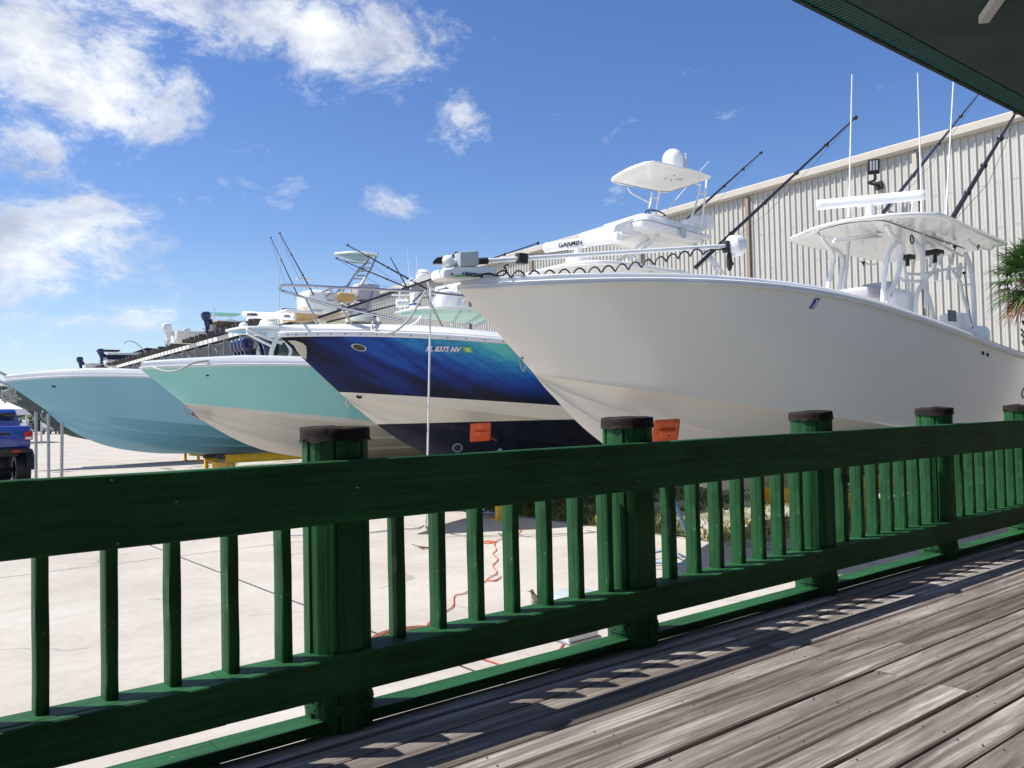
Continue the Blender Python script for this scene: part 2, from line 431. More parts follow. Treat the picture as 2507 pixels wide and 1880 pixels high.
# ------------------------------------------------------------------ setting
DZ = 0.70     # deck surface height; rails stand on it
b = MB(); 
b.grid([[Vector((x, y, 0)) for y in (-60, -10, 5, 20, 60, 170)] for x in (-160, -40, -10, 10, 40, 120)])
lot = b.build('concrete_ground', 'concrete_slab', None, smooth=False); tag(lot, kind='structure')
simple('far_land', (.22,.23,.19), .95, var=.2, vscale=.02)
b = MB(); n = 48
ring = [Vector((math.cos(2*math.pi*i/n)*5000, math.sin(2*math.pi*i/n)*5000, -.03)) for i in range(n)]
b.poly(ring); tag(b.build('ground', 'far_land', None, smooth=False), kind='structure')
# gravel and weed strip under the near boats
gx0, gy0 = 9.55, 6.3
b = MB(); rows = []
for i in range(61):
    x = gx0 + (26-gx0)*i/60
    rows.append([Vector((x + (mnoise.noise((0, y*1.3, 3))*.12 if i == 0 else 0), y + (mnoise.noise((x*1.2, 0, 1))*.12 if j == 0 else 0), .012 + .035*max(0, mnoise.noise((x*1.1, y*1.1, 0))) + (0 if i else -.008)))
                 for j, y in enumerate([gy0 + (34-gy0)*k/80 for k in range(81)])])
b.grid(rows); tag(b.build('gravel_ground', 'gravel_soil', None), kind='structure')
b = MB(); rnd = random.Random(3)
for k in range(9000):
    x = rnd.uniform(gx0, gx0+9) if k % 3 else gx0 + abs(rnd.gauss(0, .5)); y = gy0 + rnd.random()**1.3*14
    f = mnoise.noise((x*.7, y*.7, 5))
    if f < -.12 + .2*rnd.random() - (.3 if y > 9 else 0): continue
    b.mi = 1 if mnoise.noise((x*.5, y*.5, 9)) + rnd.uniform(-.3, .3) > -.02 and y < 10 else 0
    h = rnd.uniform(.03, .10)*(1.6 if y > 8.5 and x < gx0+1.5 else 1)
    for j in range(4):
        a = rnd.uniform(0, 6.28); d = Vector((math.cos(a), math.sin(a), 0)); s = d.cross(Z0)*rnd.uniform(.006, .014); c = Vector((x, y, .01)) + d*rnd.uniform(0, .03)
        t = c + d*h*rnd.uniform(.3, 1) + Z0*h
        b.poly([c-s, c+s, t+s*.3, t-s*.3])
tag(b.build('grass', ['grass_green', 'grass_dry'], None, smooth=False, merge=False), 'low dry weeds and grass growing through gravel behind the railing', 'grass', kind='stuff')

# ------------------------------------------------------------------ wooden deck
YF = 2.90     # front plane of the rails
b = MB(); BW, GAP = .1405, .012
rnd = random.Random(11)
joints = [P(px, py, z=DZ) for px, py in ((1895,1583), (2035,1613), (2194,1653), (2383,1697), (1770,1556), (2463,1410), (1040,1870), (2500,1790))]
jmap = {}
for j in joints: jmap.setdefault(int((2.955-j.y)//BW), []).append(j.x)
nails = []
for r_ in range(53):
    y1 = 2.955 - r_*BW; y0 = y1 - BW + GAP
    js = sorted(jmap.get(r_, [])) or [rnd.uniform(3, 7)]
    xs = [-9.0] + [x for x in [min(js)-4.9] if x > -8] + js + [max(js)+4.9] + [15.5]
    xs = sorted(xs); dz = rnd.uniform(-.002, .0025)
    for a, c in zip(xs, xs[1:]):
        if c-a < .3: continue
        dz2 = dz + rnd.uniform(-.002, .003); nseg = max(2, int((c-a)/.35)); rr = []
        for i in range(nseg+1):
            x = a+.002 + (c-a-.004)*i/nseg; w1 = mnoise.noise((x*1.1, r_*7.1, 0))*.0022; w0 = mnoise.noise((x*1.1, r_*7.1, 4))*.0022
            z = DZ + dz2 + mnoise.noise((x*.6, r_*3.3, 8))*.0025
            e = .006
            rr.append([Vector((x, y0+w0, z-.036)), Vector((x, y0+w0, z-e)), Vector((x, y0+w0+e, z)), Vector((x, y1+w1-e, z)), Vector((x, y1+w1, z-e)), Vector((x, y1+w1, z-.036))])
        V = b.grid(rr); b.face(V[0]); b.face(list(reversed(V[-1])))
b.mi = 1
for k in range(-8, 30):
    x = .35 + k*.46
    for r_ in range(22):
        for s in (.03, BW-.035):
            if rnd.random() < .12: continue
            c = Vector((x + rnd.uniform(-.025, .025), 2.955-r_*BW-s + rnd.uniform(-.006, .006), DZ+.0035))
            b.lathe(c, Z0, [(.0042, -.004), (.0042, .0), (.002, .0012)], 6)
deck = b.build('deck', ['weathered_deck_wood', 'steel'], None, merge=False); tag(deck, kind='structure')
b = MB()
for k in range(-8, 30): b.box((.35+k*.46, -.8, DZ-.13), (.045, 7.3, .17))
b.box((3, -.8, .05), (26, 7.4, .1)); b.box((3.2, 2.93, DZ-.145), (24.6, .045, .2))  # wide dark sheet beneath the joists, added so board gaps look shaded
tag(b.build('deck_framing_gap_sheet', 'rack_wood', None, smooth=False), kind='structure')

# ------------------------------------------------------------------ green railing
rail = thing('deck_railing', 'dark green painted wooden railing with round piling posts along the plank deck', 'railing', (0, YF, DZ))
def wavy_board(x0, x1, y0, y1, z0, z1, name, seed, mat='green_wood_long'):
    b = MB(); n = int((x1-x0)/.12)+2; rows = []
    for i in range(n+1):
        x = x0 + (x1-x0)*i/n; f = lambda q, a=.003: mnoise.noise((x*1.7, seed, q))*a
        e = .005
        sec = [(y0+f(1), z0+f(2)+e), (y0+f(1)+e, z0+f(2)), (y1-e, z0+f(3)), (y1, z0+f(3)+e), (y1+f(6), z1+f(4)-e), (y1+f(6)-e, z1+f(4)), (y0+f(1)+e, z1+f(5)), (y0+f(1), z1+f(5)-e)]
        rows.append([Vector((x, p, q)) for p, q in sec])
    V = b.grid(rows, True); b.face(V[0]); b.face(list(reversed(V[-1])))
    return b.build(name, mat, rail, angle=25)
POSTS = [-.15, 1.515, 3.17, 4.87, 6.57, 8.22, 9.9, 11.6, 13.3]
segs = [(-1.9, -.17), (-.165, 3.33), (3.335, 4.90), (4.905, 8.20), (8.205, 11.6), (11.605, 14.9)]
cuts = [-5.2, -1.86, 1.02, 4.885, 8.22, 11.6, 14.9]
for i, (a, c) in enumerate(zip(cuts, cuts[1:])):
    if i < 1: continue
    wavy_board(a+.003, c, YF-.038, YF+.0, DZ+.793, DZ+1.028, 'top_rail', i*3.1)
for i, (a, c) in enumerate(zip(cuts, cuts[1:])):
    if i < 1: continue
    wavy_board(a+.003, c, YF-.03, YF+.010, DZ+.155, DZ+.298, 'bottom_rail', i*5.7+1)
# lower rail has a ledge board behind that carries the balusters
    wavy_board(a+.003, c, YF+.0125, YF+.135, DZ+.262, DZ+.297, 'ledge_board', i*5.7+2)
for i, (a, c) in enumerate(zip(cuts, cuts[1:])):
    if i < 1: continue
    wavy_board(a+.003, c, 2.932, 3.062, DZ+.0065, DZ+.050, 'kick_board', i*4.4+3)
def post(x, seed):
    r = random.Random(seed); b = MB(); n = 90; R_ = .127; yc = 3.018; rows = []
    for k in range(13):
        z = -.0 + (DZ+1.115)*k/12 if k else 0
        z = [0, .35, DZ, DZ+.07, DZ+.150, DZ+.152, DZ+.42, DZ+.58, DZ+.75, DZ+1.0285, DZ+1.034, DZ+1.08, DZ+1.12][k]
        ring = []
        for i in range(n):
            a = 2*math.pi*i/n; rr = R_ - (.010 if abs(((a*1.0+seed) % .9)-.45) < .03 and mnoise.noise((a, seed, z*1.5)) > -.25 else 0) + .004*mnoise.noise((math.cos(a)*3, math.sin(a)*3, seed*1.7+z*.4)) + .0025*mnoise.noise((a*9, seed, z*.3))
            p = Vector((x + math.cos(a)*rr, yc + math.sin(a)*rr, z))
            if DZ+.151 < z < DZ+1.031: p.y = max(p.y, YF+.002 + .0015*mnoise.noise((p.x*20, z*2, seed)))       # flat notch where the rails sit
            ring.append(p)
        rows.append(ring)
    V = b.grid(rows, True); b.face(V[-1]); b.face(list(reversed(V[0])))
    o = b.build('post', 'green_wood_upright', rail, angle=22)
    # strap band
    b = MB(); pts = [(x+math.cos(a)*.1325, yc+math.sin(a)*.1325, 0) for a in [2*math.pi*i/36 for i in range(36)]]
    lo = [Vector(p)+Z0*(DZ+.075) for p in pts]; hi = [Vector(p)+Z0*(DZ+.112) for p in pts]
    b.grid([lo, hi], True)
    for i in range(0, 36, 2):
        c = (lo[i]+hi[i])/2; b.ball(c, .005, 4)
    b.build('strap_band', 'green_wood_upright', o)
    # cracked dark cap wrapped over the top
    b = MB(); rows = []
    for j, (zz, rr) in enumerate(((1.118, .137), (1.128, .1345), (1.145, .1345), (1.164, .134), (1.170, .130), (1.174, .09), (1.175, .0))):
        ring = []
        for i in range(56):
            a = 2*math.pi*i/56
            q = rr + (.004*mnoise.noise((a*5.2, seed*3.3, j*.8)) + .004*abs(mnoise.noise((a*2.3, seed, 0))) if rr else 0)
            dz_ = (.016*mnoise.noise((a*2.6, seed*2.1, 0)) + .006*mnoise.noise((a*11, seed, 2)) if j < 2 else .010*mnoise.noise((math.cos(a)*1.1+seed, math.sin(a)*1.1, j*.1)))
            ring.append(Vector((x+math.cos(a)*q, yc+math.sin(a)*q, DZ+zz-.018+dz_)))
        rows.append(ring)
    b.grid(rows, True)
    b.build('post_cap', 'tan_leather_cap', o, angle=60)
for i, x in enumerate(POSTS): post(x, i*2.3+1.1)
# balusters
shapes = []
for s in range(5):
    b = MB(); rows = []
    for k in range(17):
        z = DZ+.2975 + (.86-.2975)*k/16
        w_, d_ = .019, .0405; q = lambda i: mnoise.noise((s*5.1, i, z*5))*.0022
        e = .004
        sec = [(-w_+q(1), -d_+e), (-w_+e, -d_+q(2)), (w_-e, -d_+q(2)), (w_+q(3), -d_+e), (w_+q(3), d_-e), (w_-e, d_), (-w_+e, d_), (-w_+q(1), d_-e)]
        rows.append([Vector((a, 2.992+c, z)) for a, c in sec])
    V = b.grid(rows, True); b.face(V[0]); b.face(list(reversed(V[-1])))
    shapes.append(b.build('baluster', 'green_wood_upright', rail, angle=50))
used = set(); k = 0
for px_ in [-1.83] + POSTS[:-1]:
    for j in range(7):
        x = (px_ + .235 + .197*j)*1.010
        src = shapes[k % 5]
        if k < 5: o = src; o.location.x = x
        else:
            o = copy_child(src, rail); o.location = (x, 0, 0)
        o.rotation_euler.z = 0
        k += 1

# ------------------------------------------------------------------ porch roof overhead
RZ = 3.40; RY = P(1944, 0, z=RZ).y
roof = thing('porch_roof', 'dark green porch eave with ribbed soffit overhanging the deck, top right', 'roof', (6, RY, RZ))
x0, x1 = -12, 34
yi = P(2507, 239, z=RZ).y; 
b = MB()
b.box2((x0, yi, RZ), (x1, RY-.02, RZ+.012))
k = 0; x = x0
while x < x1:       # fine ribs of the soffit strip, running across it
    b.box2((x, yi, RZ-.004), (x+.006, RY-.02, RZ-.0005)); x += .025
b.build('soffit', 'soffit_paint', roof, smooth=False)
b = MB(); b.box2((x0, RY-.018, RZ-.006), (x1, RY, RZ+.14)); b.build('fascia', 'fascia_dark', roof, smooth=False)
b = MB(); rr = random.Random(5); x = x0
while x < x1:
    w_ = rr.uniform(.2, .33); y = RY + rr.uniform(.004, .016)
    b.box2((x, yi-.2, RZ+.142 + rr.uniform(0, .004)), (x+w_-.004, y, RZ+.152)); x += w_
b.build('shingle_edge', 'shingle', roof, smooth=False)
b = MB(); yb_ = yi-.012
while yb_ > -4.2:
    b.box2((x0, yb_-.60+.006, RZ-.006), (x1, yb_, RZ+.012)); yb_ -= .60
b.build('ceiling_board', 'soffit_board', roof, smooth=False)
b = MB(); b.box2((x0, -5, RZ+.155), (x1, RY-.02, RZ+.19)); b.build('roof_sheathing', 'fascia_dark', roof, smooth=False)
b = MB(); b.beam(P(2408, 48, z=RZ-.04), P(2462, -30, z=RZ-.03), .035, .03); b.build('brace', 'pale_steel', roof, smooth=False)

b = MB(); x = x0
while x < x1:
    b.box2((x, -4.52, .0), (x+.145, -4.47 + .012*((x*7) % 1 > .5), RZ+.12)); x += .15
b.build('unseen_back_wall', 'building_wall', roof, smooth=False)  # unseen building wall behind the deck, added to darken railing and hull
# ------------------------------------------------------------------ small things on the slab
def ground_path(pts, z=.012): return [P(x, y, z=z) for x, y in pts]
def z5(l): return [(900+x/2.766, 1280+y/2.766) for x, y in l]
b = MB()
cord = ground_path(z5([(1010,10),(1038,45),(1020,72),(990,82),(900,110),(862,128),(800,138),(778,128),(830,120),(872,128),(820,140),(790,126),(858,132),(858,152),(872,180),(850,208),(882,246),(848,288),(876,336),(808,380),(860,388),(905,362),(860,392),(810,388),(765,412),(655,476),(588,494),(580,560),(524,602),(400,700),(560,830),(757,912),(860,945),(968,980),(1150,990),(1270,892),(1334,800),(1336,765),(1400,740)]))
b.tube(catmull(cord, 5), .006, 6)
tag(b.build('extension_cord', 'orange_cord', None, loc=cord[0]), 'orange extension cord winding across the concrete behind the railing', 'cord')
mh = P(1020, 1562, z=.0); mhr = .34
mr = thing('manhole_cover', 'rusty round manhole cover set in the concrete beyond the bottom rail', 'manhole cover', mh)
b = MB(); b.lathe(mh, Z0, [(mhr, 0), (mhr, .012), (mhr-.03, .016), (mhr-.035, .010), (0, .010)], 40)
for i in range(-6, 7):
    for j in range(-6, 7):
        if (i*i+j*j) < 33: b.box(mh + Vector((i*.046, j*.046, .013)), (.03, .014, .008) if (i+j) % 2 else (.014, .03, .008))
b.build('lid', 'rust', mr, smooth=False)
b = MB(); b.lathe(mh, Z0, [(mhr+.05, 0), (mhr+.05, .008), (mhr+.008, .008), (mhr+.008, 0)], 40, cap=False); b.build('ring_frame', 'rust', mr)
tw = [P(1022, 1337, z=.02), P(1035, 1340, z=.03), P(1048, 1341, z=.02), P(1062, 1342, z=.02)]
b = MB(); b.tube(tw, [.008, .016, .014, .006], 6); b.tube([tw[0], tw[0]+Vector((-.06, .05, .03))], .005, 5)
tag(b.build('twig', 'rust', None, loc=tw[0]), 'short brown twig lying on the sunlit concrete', 'twig')

# white utility box behind the rail
bc = P(1408, 1456, Y=4.55); 
ub = thing('utility_box', 'pale grey utility box on a short pipe standing behind the bottom rail', 'utility box', (bc.x, 4.55, 0))
b = MB(); b.box((bc.x, 4.62, bc.z-.02), (.40, .24, .05), None, .01); b.build('lid', 'grey_plastic', ub)
b = MB(); b.box((bc.x+.06, 4.62, bc.z-.19), (.30, .18, .285), None, .01); b.build('case', 'white_part', ub)
b = MB(); b.box((bc.x+.07, 4.62, bc.z-.34), (.32, .20, .02), None, .004); b.tube([(bc.x+.12, 4.62, bc.z-.35), (bc.x+.13, 4.62, .0)], .024, 10); b.build('pipe_leg', 'galvanised_steel', ub)

# ground hose from the blue boat, drain grate
dg = thing('drain_grate', 'dark metal drain grate set flat in the far concrete lot', 'drain grate', P(235, 1143, z=0))
g = P(235, 1143, z=0)
b = MB(); b.box(g+Vector((0,0,.006)), (1.5, .9, .012)); b.build('frame', 'pale_steel', dg, smooth=False)
b = MB()
for i in range(9): b.box(g+Vector((-.45+i*.12, 0, .02)), (.07, .5, .012))
b.build('grating', 'rack_steel', dg, smooth=False)

# bird
def bird():
    f = P(1312, 1500, z=0); 
    t = thing('bird', 'small speckled brown bird standing upright on concrete facing left', 'bird', f)
    d = (-R0).normalized(); up = Z0; s = d.cross(up)
    def at(u, v): return f + d*u + up*v
    path = [(-.135, .018), (-.10, .035), (-.06, .055), (-.03, .085), (-.005, .115), (.012, .145), (.022, .172), (.030, .190), (.034, .205), (.040, .214)]
    rad = [.004, .010, .024, .036, .038, .031, .020, .0165, .0165, .010]
    b = MB(); b.tube(catmull([at(*p) for p in path], 4), list(np.interp(np.linspace(0, 9, 37), range(10), rad)), 16)
    b.ball(at(.034, .203), .0185, 10); b.build('body', 'bird_feather', t, angle=80)
    b = MB(); b.ball(at(.012, .112), .033, 10, (1, 1, 1.35)); b.build('breast', 'bird_breast', t, angle=80)
    b = MB(); b.tube([at(.048, .203), at(.078, .196)], [.006, .001], 8); b.build('beak', 'beak_dark', t)
    for k in (-1, 1):
        b = MB(); b.tube([at(-.005, .085)+s*.015*k, at(0, .035)+s*.016*k, at(-.008, .004)+s*.016*k], [.006, .003, .0025], 6)
        for a in (-.6, 0, .6): b.tube([at(-.008, .004)+s*.016*k, at(.016, .003)+s*(.016*k+a*.018)], .002, 5)
        b.build('leg', 'beak_dark', t)
        b = MB(); b.ball(at(.041, .208)+s*.0165*k, .003, 5); b.build('eye', 'black_rubber', t)
        b = MB(); rows = []
        w = [at(.005, .14)+s*.034*k, at(-.03, .11)+s*.040*k, at(-.07, .065)+s*.034*k, at(-.12, .028)+s*.012*k]
        b.tube(catmull(w, 4), list(np.interp(np.linspace(0, 3, 13), range(4), [.012, .02, .014, .003])), 8); b.build('wing', 'bird_feather', t, angle=80)
bird()
# ------------------------------------------------------------------ hull generator
def interp(pts, x): 
    return float(np.interp(x, [p[0] for p in pts], [p[1] for p in pts]))
class Hull:
    """hull lying along +X, bow at Xb; curves surveyed on the near side, mirrored"""
    def __init__(s, Yb, stem, chine, sheer, B, sB, pB, Bc, sC, pC, Lh, flare=1.0, deg=3):
        s.Yb, s.L, s.flare = Yb, Lh, flare
        st = [P(x, y, Y=Yb) for x, y in stem]
        s.Xb = st[0].x; s.tip = st[0]; s.B, s.sB, s.pB = B, sB, pB
        s.wS = lambda q: B*(1-(1-min(max(q, 0)/sB, 1))**pB)*(1-.10*max(0, (q-.6*Lh)/(.4*Lh))**2)
        s.kx = [p.x-s.Xb for p in st]; s.kz = [p.z for p in st]
        s.jx = P(*chine[0], Y=Yb).x - s.Xb; s.jz = P(*chine[0], Y=Yb).z
        s.wC = lambda q: Bc*(1-(1-min(max(q-s.jx, 0)/sC, 1))**pC)
        def curve(px, wf):
            out = []
            for x, y in px:
                q = 1.0
                for _ in range(60):
                    p = P(x, y, Y=Yb-wf(q)); q = .6*q + .4*(p.x-s.Xb)
                out.append((q, p.z))
            return out
        sh = curve(sheer, s.wS); ch = curve(chine, s.wC)
        q1 = [a for a, _ in sh]; c = np.polyfit([0]*3+q1, [s.tip.z]*3+[z for _, z in sh], deg); s.qmax = max(q1)
        s.zS = lambda q: float(np.polyval(c, min(q, s.qmax)) + (q-s.qmax)*(-.02) if q > s.qmax else np.polyval(c, q))
        q2 = [a for a, _ in ch]; c2 = np.polyfit([s.jx]*3+q2, [s.jz]*3+[z for _, z in ch], 2); cm = max(q2)
        s.zC = lambda q: float(np.polyval(c2, min(q, cm)))
        kk = [(x, z) for x, z in zip(s.kx, s.kz) if x > s.jx+.02]
        s.kkx = [s.jx]+[a for a, _ in kk]+[Lh]; s.kkz = [s.jz]+[z for _, z in kk]+[kk[-1][1]-.03]
        s.zK = lambda q: float(np.interp(q, s.kkx, s.kkz))
        s.ns = 54
        # smoothed keel
        qs = np.linspace(s.jx, Lh, 90); zs = np.interp(qs, s.kkx, s.kkz); z0 = zs.copy()
        for _ in range(5): zs[1:-1] = .25*zs[:-2]+.5*zs[1:-1]+.25*zs[2:]
        s.zK = lambda q: float(np.interp(q, qs, zs))
    def station(s, u):
        q = u**1.55
        qs = s.L*q; qc = s.jx + (s.L-s.jx)*q
        return qs, qc
    def pt(s, q, w, z, side): return Vector((s.Xb+q, s.Yb - side*w, z))
    def section(s, u, side=1, nk=10, nt=16):
        qs, qc = s.station(u)
        wK, zK = 0, s.zK(qc); wc, zc = s.wC(qc), min(s.zC(qc), s.jz+.0); ws, zs = s.wS(qs), s.zS(qs)
        zc = max(zc, zK+.004)
        pts = []
        fr = min(1, u*12)
        strakes = (.36, .68)
        base = [0, .12, .24, .355, .36, .385, .5, .60, .675, .68, .705, .82, .93, 1]
        for f in base:
            w = wc*f; z = zK + (zc-zK)*(f**1.05)
            if f in (.36,): z -= .045*fr
            if f in (.68,): z -= .045*fr
            pts.append((qc, w, z))
        pts.append((qc, wc+.070*fr, zc-.012*fr)); pts.append((qc, wc+.074*fr, zc+.012*fr))
        wc2 = wc+.074*fr
        p = 1 + s.flare*max(0, 1-u*1.15)
        for k in range(1, nt+1):
            f = k/nt
            pts.append((qc+(qs-qc)*f, wc2+(ws-wc2)*(f**p if ws > wc2 else f), zc+.012*fr + (zs-zc-.012*fr)*f))
        return [s.pt(a, w, z, side) for a, w, z in pts]
    def topside(s, q, f, side=1, out=.004):
        """point on the topside near station arc q (sheer abscissa), f from chine (0) to sheer (1), with tangents"""
        u = (q/s.L)**(1/1.55)
        def at(u, f):
            sec = s.section(u, side); top = sec[15:]; i = f*(len(top)-1); k = min(int(i), len(top)-2); return top[k].lerp(top[k+1], i-k)
        p = at(u, f); tx = (at(u+.01, f)-at(u-.01, f)).normalized(); tz = (at(u, min(1, f+.05))-at(u, f-.05)).normalized()
        n = tx.cross(tz).normalized()
        if n.y*side > 0: n = -n
        return p + n*out, tx, tz, n
    def hit(s, px, py, lo=.2, hi=None):
        """topside point seen at a surveyed sight line (bisection over the shell)"""
        best = None; r = ray(px, py).normalized()
        for i in range(90):
            q = lo + ((hi or s.L*.9)-lo)*i/89
            for j in range(21):
                p, tx, tz, n = s.topside(q, j/20, 1, 0)
                v = p-CAM; e = (v - r*v.dot(r)).length
                if best is None or e < best[0]: best = (e, q, j/20)
        return best[1], best[2]
    def build_hull(s, root, mats, matfn=None):
        b = MB(); us = [i/s.ns for i in range(s.ns+1)]
        for side in (1, -1):
            rows = [s.section(u, side) for u in us]
            b.grid(rows)
        A = s.section(1, 1); B_ = s.section(1, -1); b.poly(A + list(reversed(B_))[:-1])
        return b.build('hull', mats, root, angle=30)
    def sheer_pts(s, n=60, side=1, dw=0, dz=0, u0=0):
        out = []
        for i in range(n+1):
            u = u0+(1-u0)*i/n; q = s.L*u**1.55; w = s.wS(q)
            out.append(s.pt(q + (-dw*.8 if i == 0 else 0), max(0, w+dw) if i else 0, s.zS(q)+dz, side))
        return out
    def build_rail(s, root, hR, out, mat, name='rub_rail', dz=0):
        """moulding that runs along the whole sheer round the bow"""
        prof = [(0, 0), (out*.55, 0), (out, hR*.14), (out, hR*.34), (out*.8, hR*.42), (out, hR*.52), (out*.95, hR*.82), (out*.55, hR*.97), (-.03, hR)]
        b = MB()
        rows = []
        for side in (1, -1):
            seq = [s.sheer_pts(60, side, dw, d+dz) for dw, d in prof]
            rows.append(list(map(list, zip(*seq))))
        full = list(reversed(rows[1])) + rows[0][1:]
        # at bow both sides meet
        b.grid(full)
        return b.build(name, mat, root, angle=30)
    def build_deck(s, root, prof, mat, name='deck', zbase=0):
        """prof: list of (fraction of half beam, height) or function of u"""
        b = MB(); rows = []
        for i in range(61):
            u = i/60; q = s.L*u**1.55; w = s.wS(q); pr = prof(u, q, w) if callable(prof) else prof
            near = [s.pt(q, w*f, s.zS(q)+zbase+h, 1) for f, h in pr]; far = [s.pt(q, w*f, s.zS(q)+zbase+h, -1) for f, h in reversed(pr)]
            rows.append(near+far[1:] if pr[-1][0] == 0 else near+far)
        b.grid(rows); b.poly(rows[-1]+[])
        return b.build(name, mat, root, angle=40)
def eye(root, p, tx, tz, n, size=.09, mat='steel'):
    b = MB(); pts = None
    pts = [p, p+(-tx*.6-Z0*.3)*size*.6, p+(-tx*.55-Z0*1.0)*size, p+(tx*.1-Z0*1.25)*size, p+(tx*.35-Z0*.7)*size*.8]
    b.tube(catmull(pts, 4), size*.09, 6); return b.build('bow_eye', mat, root)
def oval_port(root, c, tx, tz, n, rx, rz, name, rim='steel', inner='black_rubber'):
    b = MB(); N = 24
    ring = lambda k, o: [c + tx*(math.cos(2*math.pi*i/N)*rx*k) + tz*(math.sin(2*math.pi*i/N)*rz*k) + n*o for i in range(N)]
    b.grid([ring(1, -.01), ring(1, .008), ring(.93, .014), ring(.80, .012), ring(.76, .0)], True); o = b.build(name, rim, root)
    b = MB(); b.poly(ring(.78, .004)); b.build('opening', inner, o)
    return o

def slab_top(corners, z0, th, name, mat, root, crown=.0, rnd=.35, under=None, n=10, lift=None, outline=None):
    """hardtop: four plan corners (near-front, near-rear, far-rear, far-front), rounded, crowned shell"""
    c = [Vector((x, y, z)) for (x, y), z in zip(corners, z0 if isinstance(z0, (list, tuple)) else [z0]*4)]
    rn = rnd if isinstance(rnd, (list, tuple)) else [rnd]*4
    out = []
    for i in range(4):
        a, p, q = c[i-1], c[i], c[(i+1) % 4]; r_ = rn[i]
        s1 = p + (a-p).normalized()*r_; s2 = p + (q-p).normalized()*r_
        for k in range(n+1):
            t = k/n; out.append(s1*(1-t)**2 + p*2*t*(1-t) + s2*t*t)
    if outline:
        o_ = [Vector(p) for p in outline]; m_ = len(o_); out = []
        for i in range(m_):
            a_, b_, c_, d_ = o_[i-1], o_[i], o_[(i+1) % m_], o_[(i+2) % m_]
            for k in range(5):
                t = k/5; out.append(.5*((2*b_)+(c_-a_)*t+(2*a_-5*b_+4*c_-d_)*t*t+(3*b_-a_-3*c_+d_)*t**3))
    ctr = sum(out, Vector())/len(out)
    b = MB(); N = len(out)
    def ring(k, dz): return [ctr + (p-ctr)*k + Z0*dz for p in out]
    e = th*.5
    rows = [ring(0.001, th+crown), ring(.35, th+crown*.88), ring(.7, th+crown*.5), ring(.93, th+crown*.12), ring(.975, th), ring(.995, th*.8), ring(1, th*.5), ring(.995, th*.2), ring(.975, 0), ring(.94, -.004)]
    b.grid(rows, True)
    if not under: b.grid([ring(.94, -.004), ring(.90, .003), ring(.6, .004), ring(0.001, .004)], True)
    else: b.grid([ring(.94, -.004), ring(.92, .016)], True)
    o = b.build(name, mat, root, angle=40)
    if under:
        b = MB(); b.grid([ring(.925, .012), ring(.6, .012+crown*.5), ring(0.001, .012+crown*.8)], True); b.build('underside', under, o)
    return o

def radar_bar(root, a, c, r_, base, txt=True, name='radar', mark=None, d2=None):
    """open array radar: bar from a to c with a pedestal under its middle"""
    a, c = Vector(a), Vector(c); ax = (c-a).normalized(); side = ax.cross(Z0).normalized()
    if side.dot(CAM-a) < 0: side = -side
    b = MB(); n = 20
    def ring(p, k): return [p + side*math.cos(t)*r_*.62*k + Z0*(math.sin(t)*r_*k) for t in [2*math.pi*i/n for i in range(n)]]
    b.grid([ring(a-ax*.02, .75), ring(a, .98), ring(a+ax*.06, 1.06), ring(a+ax*.08, 1), ring(c-ax*.08, 1), ring(c-ax*.06, 1.06), ring(c, .98), ring(c+ax*.02, .75)], True)
    V = ring(a-ax*.02, .75); b.poly(V); b.poly(ring(c+ax*.02, .75))
    o = b.build(name, 'white_part', root, angle=40)
    m_ = (a+c)/2 - Z0*(r_)
    b = MB(); h = m_.z-base; b.lathe((m_.x, m_.y, base), Z0, [(r_*2.7, 0), (r_*2.8, h*.15), (r_*2.5, h*.42), (r_*1.8, h*.56), (r_*.9, h*.62), (r_*.8, h)], 24); b.box(m_+Z0*.01, (r_*4.5, r_*1.2, .03), (ax, side, Z0))
    b.build('pedestal', 'white_part', o)
    return o, ax, side

